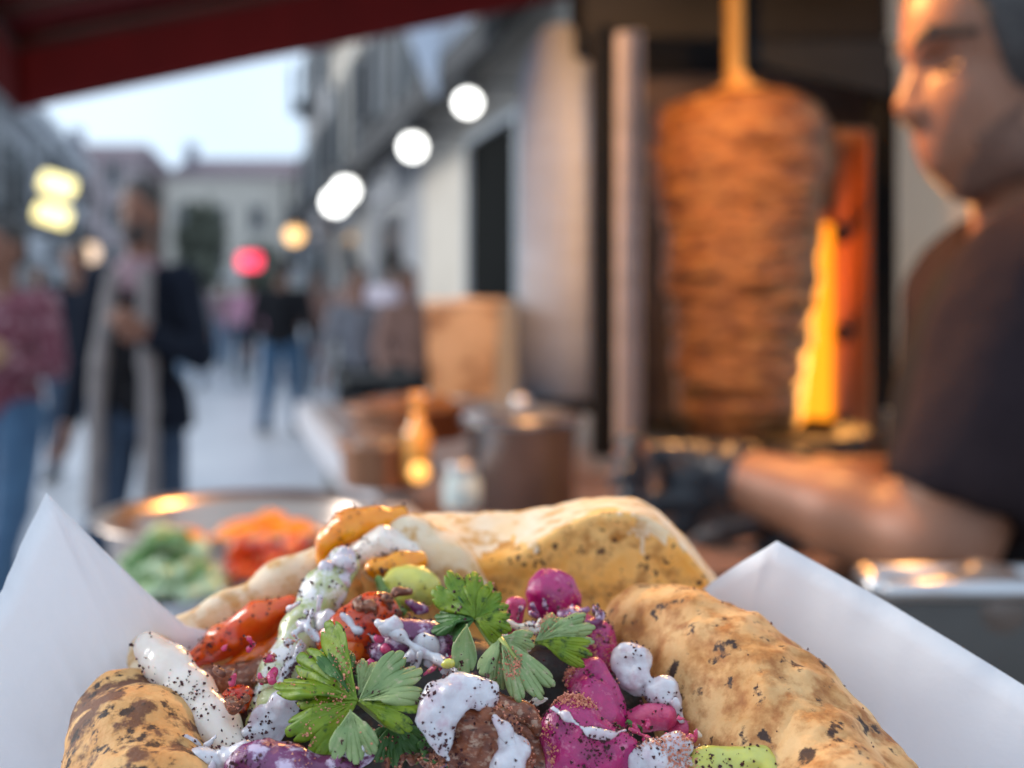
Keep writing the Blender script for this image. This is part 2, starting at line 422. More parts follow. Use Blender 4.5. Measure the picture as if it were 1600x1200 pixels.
def tube(pts, r, seg=10, caps=True):
    pts = [np.array(p, float) for p in pts]; rs = r if isinstance(r, (list, tuple)) else [r] * len(pts)
    V, Fs = [], []; up = np.array([0.13, .31, .94])
    for i, p in enumerate(pts):
        t = pts[min(i + 1, len(pts) - 1)] - pts[max(i - 1, 0)]; t /= np.linalg.norm(t) + 1e-12
        a = np.cross(t, up); a /= np.linalg.norm(a) + 1e-12; b = np.cross(a, t)
        for k in range(seg):
            q = 2 * math.pi * k / seg; V.append(p + rs[i] * (math.cos(q) * a + math.sin(q) * b))
    for i in range(len(pts) - 1):
        for k in range(seg):
            k2 = (k + 1) % seg; Fs.append((i * seg + k, i * seg + k2, (i + 1) * seg + k2, (i + 1) * seg + k))
    if caps: Fs += [tuple(range(seg))[::-1], tuple((len(pts) - 1) * seg + k for k in range(seg))]
    return np.array(V), Fs
def sphere(c, r, seg=16, rings=10):
    r = np.array(r if hasattr(r, '__len__') else (r, r, r), float); V, Fs = [], []
    for i in range(rings + 1):
        a = math.pi * i / rings
        for k in range(seg):
            b = 2 * math.pi * k / seg; V.append(np.array(c) + r * (math.sin(a) * math.cos(b), math.sin(a) * math.sin(b), math.cos(a)))
    for i in range(rings):
        for k in range(seg):
            k2 = (k + 1) % seg; Fs.append((i * seg + k, (i + 1) * seg + k, (i + 1) * seg + k2, i * seg + k2))
    return np.array(V), Fs
def kids(o): return [c for c in bpy.data.objects if c.parent == o]
def dup(root, loc, rotz=0, label=None, group=None, mats=None):
    r = root.copy(); C.objects.link(r); r.location = loc; r.rotation_euler = (0, 0, rotz)
    if label: r['label'] = label
    if group: r['group'] = group
    def rec(src, dst):
        for ch in kids(src):
            c = ch.copy(); C.objects.link(c); c.parent = dst
            base = ch.name.split('.')[0]
            if mats and base in mats:
                c.data = ch.data.copy(); c.data.materials[0] = M[mats[base]]
            rec(ch, c)
    rec(root, r); return r

# ================================================================== THE STREET
g = 300
struct(link('pavement', [(-g, -30, 0), (g, -30, 0), (g, g, 0), (-g, g, 0)], [(0, 1, 2, 3)], 'paving', loc=(0, 0, 0), smooth=False), 'pale grey paved street')
# gutter line of darker setts along the shop side, a sheet just above the paving
q = [S(1.15, 2.2, .004), S(1.3, 2.2, .004), S(1.3, 60, .004), S(1.15, 60, .004)]
struct(link('gutter', q, [(0, 1, 2, 3)], 'stone_mauve', loc=tuple(q[0]), smooth=False))

def sbox(lat0, lat1, s0, s1, z0, z1):        # box aligned with the street
    c = S((lat0 + lat1) / 2, (s0 + s1) / 2, (z0 + z1) / 2)
    return box(c, (lat1 - lat0, s1 - s0, z1 - z0), TH)

def row_house(side, lat, s0, s1, hgt, wall, label, floors, shops=True, shutters=True, depth=7):
    """facade on the plane lat; side=+1 stands to the right of the street"""
    b = thing('row_house', label, 'building', S(lat, (s0 + s1) / 2, 0))
    d = side
    l0, l1 = (lat, lat + depth) if d > 0 else (lat - depth, lat)
    v, f = sbox(l0, l1, s0 + .01, s1 - .01, 0, hgt); link('wall', v, f, wall, b, smooth=False)
    v, f = sbox(l0 - .25, l1 + .25, s0 + .02, s1 - .02, hgt + .003, hgt + .25); link('cornice', v, f, 'trim_white', b, smooth=False)
    v, f = sbox(l0 + .4, l1 - .4, s0 + .3, s1 - .3, hgt + .253, hgt + 1.0); link('roof', v, f, 'roof_tile', b, smooth=False)
    fh = (hgt - 3.4) / floors
    n = max(1, int((s1 - s0) / 1.9))
    for fl in range(floors):
        z = 3.6 + fl * fh
        for k in range(n):
            s = s0 + (k + .5) * (s1 - s0) / n
            e = lat - d * .03
            v, fc = sbox(min(e, lat + d * .1), max(e, lat + d * .1), s - .42, s + .42, z, z + fh * .62)
            wd = link('window', v, fc, 'window_dark', b, smooth=False)
            fr = [sbox(min(e - d * .06, e), max(e - d * .06, e), s - .5, s + .5, z - .1, z - .005), sbox(min(e - d * .04, e), max(e - d * .04, e), s - .03, s + .03, z, z + fh * .62)]
            v, fc = join(fr); link('window_frame', v, fc, 'trim_white', wd, smooth=False)
            if shutters and (k + fl) % 3 != 2:
                for sg in (-1, 1):
                    v, fc = sbox(min(e - d * .05, e), max(e - d * .05, e), s + sg * .64 - .19, s + sg * .64 + .19, z - .02, z + fh * .64)
                    link('shutter', v, fc, 'shutter', b, smooth=False)
            if (k + fl) % 2 == 0:
                rails = [sbox(min(e - d * .5, e - d * .01), max(e - d * .5, e - d * .01), s - .7, s + .7, z - .22, z - .12)]
                rails.append(sbox(min(e - d * .5, e - d * .46), max(e - d * .5, e - d * .46), s - .7, s + .7, z + .7, z + .75))
                for j in range(9):
                    rails.append(sbox(min(e - d * .49, e - d * .47), max(e - d * .49, e - d * .47), s - .66 + j * .165, s - .64 + j * .165, z - .12, z + .7))
                v, fc = join(rails); link('balcony', v, fc, 'iron', b, smooth=False)
    if shops:
        m_ = max(1, int((s1 - s0) / 3))
        for k in range(m_):
            s = s0 + (k + .5) * (s1 - s0) / m_; e = lat - d * .02
            v, fc = sbox(min(e, lat + d * .1), max(e, lat + d * .1), s - 1.0, s + .35, .5, 2.5); link('shop_window', v, fc, 'window_dark', b, smooth=False)
            v, fc = sbox(min(e, lat + d * .1), max(e, lat + d * .1), s + .5, s + 1.1, 0, 2.4); link('door', v, fc, 'shutter', b, smooth=False)
            v, fc = sbox(min(e - d * .1, e), max(e - d * .1, e), s - 1.2, s + 1.2, 2.7, 3.1); link('fascia', v, fc, ('render_white', 'awning_dark', 'cloth_brown')[k % 3], b, smooth=False)
    return b
# right side: the plain bay with the dark doorway, then the others
b = thing('shop_building', 'beige building next to the stall with a tall dark doorway', 'building', S(2.3, 8, 0))
v, f = sbox(2.3, 8, 5.2, 12.6, 0, 9.0); link('wall', v, f, 'render_beige', b, smooth=False)
v, f = sbox(2.24, 2.31, 8.25, 9.95, 0, 2.72); link('doorway', v, f, 'void_black', b, smooth=False)
v, f = join([sbox(2.2, 2.236, 8.17, 8.248, 0, 2.80), sbox(2.2, 2.236, 9.952, 10.02, 0, 2.80), sbox(2.2, 2.236, 8.252, 9.948, 2.725, 2.80)]); link('door_frame', v, f, 'tub_grey', b, smooth=False)
for k, s in enumerate((10.6, 12.0)):
    v, f = sbox(2.26, 2.31, s - .35, s + .35, 4.4, 6.2); wd = link('window', v, f, 'window_dark', b, smooth=False)
    v, f = join([sbox(2.2, 2.257, s - .03, s + .03, 4.4, 6.2), sbox(2.2, 2.257, s - .42, s + .42, 4.3, 4.395)]); link('window_frame', v, f, 'trim_white', wd, smooth=False)
row_house(1, 2.3, 12.6, 17.5, 8.2, 'render_grey', 'grey shuttered house second along on the right of the street', 2)
row_house(1, 2.35, 17.5, 23, 9.2, 'render_beige', 'tall beige house with balconies third along on the right', 2)
row_house(1, 2.3, 23, 29.5, 8.0, 'render_grey', 'last grey house on the right where the sky begins', 2)
row_house(-1, -5.0, 24, 36, 6.2, 'render_grey', 'low grey house nearest on the left edge of the street', 1)
row_house(-1, -5.2, 36, 52, 7.0, 'render_white', 'long pale house farther down the left side', 2)
# houses closing the street
def end_house(x0, x1, d, top, wall, label):
    b = thing('end_house', label, 'building', ((x0 + x1) / 2, d, 0))
    wv, wf = box(((x0 + x1) / 2, d + 4, (top - 1.1) / 2), (x1 - x0 - .02, 8, top - 1.1)); link('wall', wv, wf, wall, b, smooth=False)
    z0 = top - 1.1 + .003
    V = [(x0 - .2, d - .3, z0), (x1 + .2, d - .3, z0), (x1 + .2, d + 8.3, z0), (x0 - .2, d + 8.3, z0), (x0 + .5, d + 4, top + .6), (x1 - .5, d + 4, top + .6)]
    rf = link('roof', V, [(0, 1, 5, 4), (2, 3, 4, 5), (1, 2, 5), (3, 0, 4), (0, 3, 2, 1)], 'roof_tile', b, smooth=False)
    v, f = box((x0 + 1.2, d + 2, top + .6), (.7, .7, 1.4)); link('chimney', v, f, 'stone_mauve', rf, smooth=False)
    n = int((x1 - x0) / 2.2)
    for fl in range(3):
        for k in range(n):
            cx = x0 + (k + .5) * (x1 - x0) / n; z = 3.6 + fl * 2.5
            if z + 1.5 > top - 1.2: continue
            v, f = box((cx, d - .02, z + .75), (.9, .08, 1.5)); wd = link('window', v, f, 'window_dark', b, smooth=False)
            v, f = join([box((cx, d - .1, z - .06), (1.1, .08, .1)), box((cx, d - .08, z + .75), (.06, .04, 1.5))]); link('window_frame', v, f, 'trim_white', wd, smooth=False)
    v, f = box(((x0 + x1) / 2, d - .05, 2.95), (x1 - x0 - .6, .12, .5)); link('fascia', v, f, 'trim_white', b, smooth=False)
end_house(-37, -29.5, 68, 11.0, 'stone_mauve', 'mauve house at the far left end of the street')
end_house(-29.5, -23.8, 72, 11.3, 'render_pink', 'dusty pink house far off behind the walking man')
end_house(-22.6, -13, 74, 10.6, 'render_beige', 'beige house closing the street below the widest sky')
end_house(-13, -5, 70, 10.4, 'render_grey', 'grey house at the far end by the right hand row')

# trees at the far end
def make_tree(x, y, hgt, rad, label):
    t = thing('street_tree', label, 'tree', (x, y, 0))
    limbs = [tube([(x, y, 0), (x + .1, y, hgt * .3), (x, y, hgt * .55)], [.2, .15, .1])]
    for a in range(5):
        an = a * 1.3; limbs.append(tube([(x, y, hgt * (.35 + a * .03)), (x + math.cos(an) * rad * .6, y + math.sin(an) * rad * .6, hgt * .7)], [.08, .03], 6))
    v, f = join(limbs); link('trunk', v, f, 'bark', t)
    V, Fs = [], []
    for k in range(2600):
        dv = RNG.normal(size=3); dv /= np.linalg.norm(dv)
        c = np.array([x, y, hgt * .66]) + dv * np.array([rad, rad, hgt * .33]) * (RNG.random() ** .4) * (1 + .25 * math.sin(dv[0] * 7 + dv[2] * 5))
        a_, b_ = RNG.normal(size=(2, 3)) * .13; n = len(V); V += [c - a_, c + b_, c + a_, c - b_]; Fs.append((n, n + 1, n + 2, n + 3))
    link('crown', V, Fs, 'leaf_far', t, smooth=False)
make_tree(-12.9, 47, 5.4, .85, 'small olive green tree at the end of the street')
make_tree(-9.2, 42, 3.4, .5, 'narrow dark shrub tree right of the green one')

# shop lamps along the right-hand facades
def globe_lamp(pos, m, label, lat_wall, group, side=1, r=.06):
    t = thing('wall_lamp', label, 'lamp', pos, group)
    v, f = sphere((pos[0], pos[1], pos[2]), r, 14, 8); link('bulb', v, f, m, t)
    v, f = lathe(pos, [(r * .5, r * .9), (r * 1.3, r * .95), (r * .9, r * 1.6), (.012, r * 1.8)], 12); link('lamp_shade', v, f, 'iron', t)
    e = np.array(pos) + np.array([math.cos(TH) * lat_wall * side, math.sin(TH) * lat_wall * side, .15])
    v, f = tube([(pos[0], pos[1], pos[2] + r * 1.8), (pos[0], pos[1], pos[2] + .15), e], .012, 6); link('bracket', v, f, 'iron', t)
    return t
G = 'white lamps along the shop fronts'
for px, py, d, lb in ((731, 161, 7.95, 'brightest round white lamp, highest and nearest of the row'),
                      (645, 230, 10.2, 'round white lamp second in the row along the shops'),
                      (540, 298, 14.4, 'upper of the two overlapping white lamps'),
                      (524, 316, 16.4, 'lower of the two overlapping white lamps')):
    globe_lamp(P(px, py, d), 'lamp_white', lb, .5, G, r=.105 * d / 10)
globe_lamp(P(460, 367, 23.5), 'lamp_warm', 'small amber lamp beyond the white row', .5, None, r=.19)
globe_lamp(P(140, 395, 25), 'lamp_soft', 'faint peach lamp left of the walking man', 1.0, None, -1, r=.22)
# two long fluorescent shop lights on the left, seen stacked
for px, py, lb in ((90, 290, 'upper yellow strip light on the left side'), (82, 337, 'lower yellow strip light on the left side')):
    c = P(px, py, 26)
    t = thing('strip_light', lb, 'light', c, 'yellow strip lights on the left')
    v, f = tube([c + np.array([-.32, 0, .12]), c + np.array([.32, 0, -.08])], .22, 10); link('tube', v, f, 'lamp_yellow', t)
    v, f = tube([c + np.array([-.36, .05, .40]), c + np.array([.36, .05, .20])], .05, 6); link('housing', v, f, 'iron', t)
    v, f = tube([c + np.array([0, .05, .17]), c + np.array([-1.6, .3, .3])], .02, 6); link('bracket', v, f, 'iron', t)
c = P(390, 408, 20)
t = thing('shop_sign', 'glowing red sign hanging over the crowd', 'sign', c)
v, f = box(c, (.40, .1, .28), 0, .05); link('panel', v, f, 'sign_red', t)
v, f = join([box(c + np.array([0, .02, .165]), (.42, .14, .03)), tube([c + np.array([0, .02, .18]), c + np.array([0, .02, .6]), c + np.array([1.7, .6, .6])], .015, 6)]); link('bracket', v, f, 'iron', t)

# dark awning frame running above the lamps, pale banner hung behind
t = thing('shop_awning', 'dark awning rail running along the shop fronts above the lamps', 'awning', S(2.0, 14, 3.2))
v, f = sbox(1.7, 1.8, 7.2, 24, 2.98, 3.22); link('valance', v, f, 'awning_dark', t, smooth=False)
V = [S(1.8, 7.2, 3.2), S(1.8, 24, 3.2), S(2.29, 24, 3.5), S(2.29, 7.2, 3.5)]
V = V + [p + np.array([0, 0, .02]) for p in V]
link('canopy', V, [(0, 1, 2, 3), (7, 6, 5, 4), (0, 4, 5, 1), (1, 5, 6, 2), (2, 6, 7, 3), (3, 7, 4, 0)], 'awning_dark', t, smooth=False)
c = P(682, 95, 8.8)
t = thing('banner', 'pale blue white pennant hanging between awning and lamps', 'banner', c)
V, Fs = [], []
for i in range(13):
    for j in range(9):
        u, vv = i / 12, j / 8
        xpx = 626 + (738 - 626) * (1 - vv) * u + vv * (50 + 6 * u); ypx = 28 + 125 * vv
        V.append(P(xpx, ypx, 8.8 + .05 * math.sin(u * 9) * (1 - vv)))
for i in range(12):
    for j in range(8): Fs.append((i * 9 + j, i * 9 + j + 1, (i + 1) * 9 + j + 1, (i + 1) * 9 + j))
o = link('cloth', V, Fs, 'banner_pale', t); md = o.modifiers.new('thickness', 'SOLIDIFY'); md.thickness = .006
v, f = tube([P(618, 26, 8.8), P(860, 26, 9.0)], .015, 6); link('rod', v, f, 'iron', t)

# ================================================================== PEOPLE IN THE STREET
def limb(*pts):           # pts: (x,y,z,r)
    return [cone(a[:3], b[:3], a[3], b[3]) for a, b in zip(pts[:-1], pts[1:])]
def hand_prims(wr, d, side, curl=.4, s=1.0):
    """palm, four fingers and a thumb, from wrist wr along direction d"""
    wr = np.array(wr, float); d = np.array(d, float); d /= np.linalg.norm(d)
    sd = np.array(side, float); sd -= d * (sd @ d); sd /= np.linalg.norm(sd); nn = np.cross(d, sd)
    pr = [cone(wr, wr + d * .05 * s, .022 * s, .02 * s), cone(wr + d * .03 * s - sd * .02 * s, wr + d * .085 * s - sd * .026 * s, .017 * s, .013 * s), cone(wr + d * .03 * s + sd * .02 * s, wr + d * .085 * s + sd * .026 * s, .017 * s, .013 * s)]
    for k, ln in enumerate((.068, .078, .072, .055)):
        b = wr + d * .088 * s + sd * (-.03 + .02 * k) * s
        m = b + (d * math.cos(curl) + nn * math.sin(curl)) * ln * .5 * s
        e = m + (d * math.cos(curl * 2.2) + nn * math.sin(curl * 2.2)) * ln * .5 * s
        pr += [cone(b, m, .0095 * s, .009 * s), cone(m, e, .009 * s, .0075 * s)]
    b = wr + d * .03 * s - sd * .025 * s; m = b + (d * .7 - sd * .7 + nn * .3) * .035 * s; e = m + (d * .95 - sd * .2 + nn * .3) * .032 * s
    pr += [cone(b, m, .013 * s, .011 * s), cone(m, e, .011 * s, .009 * s)]
    return pr

def person(name, label, group=None, pose='walk', top='cloth_navy', legs='denim_dark', coat=False, scarf=None, res=.012, inner='cloth_black', hands=None, phase=1, beard=False):
    """built round its own origin, facing -Y"""
    r = thing(name, label, 'person', (0, 0, 0), group)
    st = .16 * phase if pose == 'walk' else .03
    hip = [(-.09, 0, .92), (.09, 0, .92)]
    kn = [(-.10, -st * .7, .50), (.10, st * .4, .50)]; an = [(-.10, -st * .9, .09), (.10, st * 1.4, .12)]
    sh = [(-.19, .01, 1.40), (.19, .01, 1.40)]
    if hands == 'chest': el = [(-.27, .03, 1.12), (.27, .0, 1.13)]; wr = [(-.29, -.05, .88), (.13, -.22, 1.21)]
    elif hands == 'front': el = [(-.26, .0, 1.12), (.26, .0, 1.12)]; wr = [(-.12, -.25, 1.12), (.13, -.27, 1.14)]
    else: el = [(-.26, .04, 1.12), (.26, .02, 1.12)]; wr = [(-.28, -.06 * phase, .88), (.28, .04, .88)]
    head = [ell((0, -.005, 1.655), (.073, .092, .105)), ell((0, -.03, 1.59), (.054, .062, .062)), cone((0, -.098, 1.655), (0, -.108, 1.625), .010, .013),
            ell((0, -.082, 1.678), (.045, .016, .012)), ell((0, -.083, 1.595), (.025, .014, .014)), ell((0, -.075, 1.555), (.024, .02, .02)), ell((-.075, .005, 1.64), (.01, .02, .03)), ell((.075, .005, 1.64), (.01, .02, .03))]
    eyes = [ell((s * .03, -.094, 1.655), (.013, .01, .008)) for s in (-1, 1)]
    neck = [cone((0, .01, 1.40), (0, -.005, 1.56), .058, .052)]
    torso = [ell((0, .01, 1.24), (.155, .10, .22)), cone((-.15, .01, 1.385), (.15, .01, 1.385), .06, .06), ell((0, .01, 1.0), (.15, .105, .15))]
    arms = sum([limb((*sh[i], .055), (*el[i], .042), (*wr[i], .027)) for i in (0, 1)], [])
    lg = sum([limb((*hip[i], .088), (*kn[i], .058), (*an[i], .04)) for i in (0, 1)], [])
    hn = []
    for i in (0, 1):
        d = np.array(wr[i]) - np.array(el[i]); hn += hand_prims(wr[i], d if hands is None or (hands == 'chest' and i == 0) else d + np.array([0, -.05, .1]), (0, -1, 0) if abs(d[1]) < .1 else (0, 0, 1), .5)
    v, f = surf(head + neck + torso + arms + lg + hn, res * .75, .02, cuts=eyes); body = link('body', v, f, 'skin', r)
    v, f = surf([ell((0, .015, 1.69), (.082, .098, .092)), ell((0, .06, 1.63), (.074, .05, .07))], res * .8, .02, cuts=[ell((0, -.11, 1.63), (.08, .085, .075))], amp=.004, freq=60); link('hair', v, f, 'hair_dark', r)
    if beard:
        v, f = surf([ell((0, -.045, 1.572), (.058, .056, .048)), ell((0, -.07, 1.61), (.05, .03, .03))], res * .7, .01, cuts=[ell((0, -.105, 1.64), (.05, .05, .035))]); link('beard', v, f, 'hair_dark', r)
    sl = sum([limb((*sh[i], .066), (*el[i], .055), *[tuple(np.array(el[i]) * .1 + np.array(wr[i]) * .9) + (.043,)]) for i in (0, 1)], [])
    bot = .86 if coat else .90
    tp = [ell((0, .01, 1.22), (.178, .125, .26)), cone((-.155, .01, 1.395), (.155, .01, 1.395), .07, .07), ell((0, .01, .98), (.172, .128, .17))]
    if coat: tp += [cone((-.08, .02, .95), (-.13, .03, .64), .13, .12), cone((.08, .02, .95), (.13, .03, .64), .13, .12)]
    cuts = [cone((0, -.02, 1.47), (0, 0, 1.6), .06, .075)]
    if coat: cuts = cuts + [ell((0, -.16, 1.1), (.085, .12, .75))]
    v, f = surf(tp + sl, res, .025, cuts=cuts, amp=.005, freq=14, clip=lambda p: bot - p[..., 2]); link('coat' if coat else 'jacket', v, f, top, r)
    if coat:
        v, f = surf([ell((0, 0, 1.2), (.15, .12, .25)), ell((0, .0, .98), (.14, .12, .12))], res, .02, amp=.003, freq=20, clip=lambda p: np.maximum(.9 - p[..., 2], p[..., 2] - 1.44)); link('shirt', v, f, inner, r)
    v, f = surf(sum([limb((*hip[i], .102), (*kn[i], .074), (*an[i], .056)) for i in (0, 1)], []) + [ell((0, .01, .95), (.155, .115, .12))], res, .02, amp=.006, freq=14, clip=lambda p: p[..., 2] - 1.02); link('trousers', v, f, legs, r)
    for i in (0, 1):
        a = np.array(an[i]); v, f = surf([cone(a - (0, -.03, .03), a + (0, -.15, -.05), .045, .036)], res * .8, .01, clip=lambda p: .003 - p[..., 2]); link('shoe', v, f, 'shoe', r)
    if scarf:
        for s in (-1, 1):
            v, f = surf([cone((s * .07, -.10, 1.42), (s * .105, -.15, 1.1), .030, .034), cone((s * .105, -.15, 1.1), (s * .12, -.155, .60), .034, .038)], res, .02, amp=.006, freq=20); link('scarf', v, f, scarf, r)
        v, f = surf([ell((0, -.01, 1.45), (.10, .09, .04)), ell((0, -.085, 1.40), (.055, .035, .05))], res, .02, amp=.004, freq=25); link('neck_scarf', v, f, 'cloth_mauve', r)
    return r
def put(r, px, d, rot=0.0):
    r.location = ((px - 800) / F * d, d, 0); r.rotation_euler = (0, 0, rot); return r

p1 = person('person', 'bearded man walking forward in an open black coat and long grey scarf', coat=True, top='cloth_navy', scarf='scarf_grey', hands='chest', beard=True, res=.011)
put(p1, 219, 4.15, -.12); p1.scale = (.86, .92, 1)
p2 = person('person', 'person at the left edge in a burgundy patterned shirt holding food', hands='front', top='shirt_burgundy', legs='denim', phase=-1)
put(p2, 5, 4.75, -.25); p2.scale = (.97, .97, .94)
c = np.array([0, -.33, 1.17]); v, f = surf([ell(c, (.075, .05, .06))], .01, .01, amp=.008, freq=30)
bag = link('food_wrap', v + np.array([p2.location.x + .07, p2.location.y + .03, -.05]), f, 'paper_bag'); tag(bag, 'brown paper food wrap held by the person at the left edge', 'food wrap')
p3 = person('person', 'man in black jacket and blue jeans seen from behind', top='cloth_black', legs='denim', phase=1)
put(p3, 441, 11.3, math.pi - .1); p3.scale = (1.12, 1.1, 1)
pg = 'distant passers-by in the crowd'
base = person('person', 'distant figure in a pink top below the red sign', pg, top='cloth_pink', legs='denim_dark', res=.02); put(base, 385, 19, .3)
far = [(118, 8.5, 0, 'cloth_navy', 'denim_dark', 'dark clothed figure half hidden behind the walking man'),
       (352, 22, .4, 'cloth_mauve', 'denim_light', 'distant figure in mauve between the walking man and red sign'),
       (328, 26, 3.1, 'cloth_pink', 'denim_dark', 'small far figure in pink right behind the walking man'),
       (497, 17, .2, 'cloth_brown', 'denim_dark', 'figure in brown right of the man in black jacket'),
       (556, 12, 2.8, 'cloth_brown', 'denim_dark', 'figure in brown beside the shop fronts'),
       (560, 8.6, .3, 'cloth_grey', 'cloth_black', 'grey dressed figure left of the one in pale top'),
       (614, 9.4, 2.6, 'cloth_pale', 'cloth_black', 'person in a pale lilac top behind the dark side table'),
       (636, 8.4, .8, 'cloth_brown', 'cloth_black', 'dark haired figure in brown close to the beige wall'),
       (60, 14, .1, 'cloth_mauve', 'denim', 'figure in mauve behind the person at the left edge'),
       (165, 18, .0, 'cloth_grey', 'denim_dark', 'grey figure far behind the walking man on his left'),
       (300, 17, .0, 'cloth_grey', 'denim_light', 'pale grey figure at the walking mans shoulder')]
for px, d, rt, tp, lg_, lb in far:
    o = dup(base, ((px - 800) / F * d, d, 0), rt, lb, pg, {'jacket': tp, 'trousers': lg_})
    if d < 9 and px > 500: o.scale = (.9, .9, .9)

# side table of the next stall
c0 = P(595, 0, 5.6); c0[2] = 0
t = thing('side_table', 'low dark table standing beyond the counter', 'table', c0)
v, f = box((c0[0], c0[1], .93), (.42, .5, .07), TH, .01); link('table_top', v, f, 'black_metal', t)
for sx in (-1, 1):
    for sy in (-1, 1):
        v, f = box((c0[0] + sx * .17, c0[1] + sy * .2, .4475), (.03, .03, .89)); link('leg', v, f, 'black_metal', t, smooth=False)

# ================================================================== AWNING OVER THE STALL
Rp = np.array([.02, 3.02, 0.]); Rp[2] = H + (HY - 6) / F * 3.02 - .01
Lp = P(22, 176, 2.66)
e = (Lp - Rp) / np.linalg.norm(Lp - Rp)
Bk = -np.array([-math.sin(TH), math.cos(TH), 0]) * 2.05       # awning depth, cut short of the camera so more light reaches the food
t = thing('awning', 'dark red fabric awning stretched over the stall', 'awning', Rp)
R2 = Rp - e * 2.2
V, Fs = [], []; nu, nv = 44, 30
for i in range(nu + 1):
    for j in range(nv + 1):
        u, vv = i / nu, j / nv
        p = R2 + (Lp - R2) * u + Bk * vv
        p = p + np.array([0, 0, .178 + (.012 * math.sin(vv * 22) * math.sin(u * 3) - .02 * math.sin(vv * math.pi * 3) ** 2) * math.sin(math.pi * vv) * math.sin(math.pi * u)]) 
        V.append(p)
for i in range(nu):
    for j in range(nv): a = i * (nv + 1) + j; Fs.append((a, a + 1, a + nv + 2, a + nv + 1))
o = link('canopy', V, Fs, 'awning_red', t); md = o.modifiers.new('thickness', 'SOLIDIFY'); md.thickness = .003
def valance(a, b, hgt, n, wob):
    V, Fs = [], []; dr = (b - a) / np.linalg.norm(b - a); nr = np.array([-dr[1], dr[0], 0])
    for i in range(n + 1):
        for j in range(7):
            u, vv = i / n, j / 6
            V.append(a + (b - a) * u + np.array([0, 0, .185 - hgt * vv]) + nr * wob * vv * math.sin(u * 16 + .7 * math.sin(u * 31)))
    for i in range(n):
        for j in range(6): k = i * 7 + j; Fs.append((k, k + 1, k + 8, k + 7))
    return np.array(V), Fs
v, f = valance(R2, Lp, .185, 90, .012); o = link('valance', v, f, 'awning_red', t); md = o.modifiers.new('thickness', 'SOLIDIFY'); md.thickness = .003
v, f = valance(Lp, Lp + Bk, .185, 60, .012); o = link('valance', v, f, 'awning_red', t); md = o.modifiers.new('thickness', 'SOLIDIFY'); md.thickness = .003
for k, vv in enumerate((.012, .16, .42, .7)):
    a = R2 + Bk * vv + np.array([0, 0, .15]); b_ = Lp + Bk * vv + np.array([0, 0, .15]); v, f = tube([a, b_], .012, 8); link('rib', v, f, 'awning_hem', t)
v, f = tube([Lp + np.array([0, 0, .15]), Lp + Bk + np.array([0, 0, .15])], .014, 8); link('front_bar', v, f, 'awning_hem', t)

# ================================================================== THE STALL
def pbox(px0, px1, py0, py1, d, dep, bev=.002):
    a, b = P(px0, py1, d), P(px1, py0, d)
    return box(((a[0] + b[0]) / 2, d + dep / 2, (a[2] + b[2]) / 2), (b[0] - a[0], dep, b[2] - a[2]), 0, bev)
# back wall of the stall
v, f = box((1.25, 2.62, 1.35), (1.5, .04, 2.7)); tag(link('back_wall', v, f, 'wall_tan', smooth=False), 'tan back wall of the stall behind the cook', 'wall')
# grill stand
gz = 1.085
t = thing('doner_grill', 'vertical kebab grill frame with black hood and posts', 'grill', (P(1160, 0, 1.8)[0], 1.8, gz))
v, f = pbox(964, 1004, 48, 700, 1.68, .03); link('post', v, f, 'painted_mauve', t).__setitem__('label', 'pale post')
v, f = pbox(926, 962, 40, 715, 1.72, .05); link('post', v, f, 'black_metal', t).__setitem__('label', 'black post')
v, f = pbox(1368, 1402, 100, 640, 1.9, .05); link('post', v, f, 'black_metal', t).__setitem__('label', 'black post')
v, f = pbox(905, 1392, -120, 62, 1.84, .35, .01); link('hood', v, f, 'black_metal', t)
V = [P(1165, 60, 1.85), P(1395, 60, 1.85), P(1395, 150, 1.85), P(1180, 100, 1.85)]; V += [p + np.array([0, .02, 0]) for p in V]
link('hood_skirt', V, [(0, 1, 2, 3), (7, 6, 5, 4), (0, 4, 5, 1), (1, 5, 6, 2), (2, 6, 7, 3), (3, 7, 4, 0)], 'black_metal', t, smooth=False)
a, b_ = P(985, 200, 2.1), P(1390, 640, 2.1)
v, f = box(((a[0] + b_[0]) / 2, 2.14, 1.45), (b_[0] - a[0], .03, .78), 0, .003); link('back_plate', v, f, 'dark_plate', t)
# drip tray / base
kc = np.array([P(1155, 0, 1.75)[0], 1.75, 0])
v, f = lathe((kc[0], kc[1], gz), [(.0, .02), (.17, .02), (.19, .045), (.195, .045), (.175, .0), (0, .0)], 40); link('drip_tray', v, f, 'black_metal', t)
# spit and meat
k = thing('kebab_spit', 'tall barrel of stacked doner meat turning on its spit', 'kebab', (kc[0], kc[1], gz + .03))
zt = H + (HY - 150) / F * 1.75; zb = H + (HY - 672) / F * 1.75
prof = [(0, .0), (.55, .0), (.62, .012), (.68, .05), (.71, .13), (.745, .25), (.80, .42), (.88, .6), (.96, .75), (1.0, .86), (.975, .92), (.89, .96), (.70, .985), (.40, 1.0), (0, 1.0)]
V, Fs = [], []; seg, rows = 130, 190; R0 = 139 / F * 1.75
ts = np.linspace(0, 1, rows); pr = np.array(prof); cl = np.concatenate([[0], np.cumsum(np.hypot(np.diff(pr[:, 0] * R0), np.diff(pr[:, 1] * (zt - zb))))]); cl /= cl[-1]
rr = np.interp(ts, cl, pr[:, 0]); zz = np.interp(ts, cl, pr[:, 1])
A = np.linspace(0, 2 * np.pi, seg, endpoint=False)
Rg = rr[:, None] * R0 * np.ones(seg)[None]; Zg = zb + zz[:, None] * (zt - zb) * np.ones(seg)[None]
Pg = np.stack([Rg * np.cos(A), Rg * np.sin(A), Zg], -1)
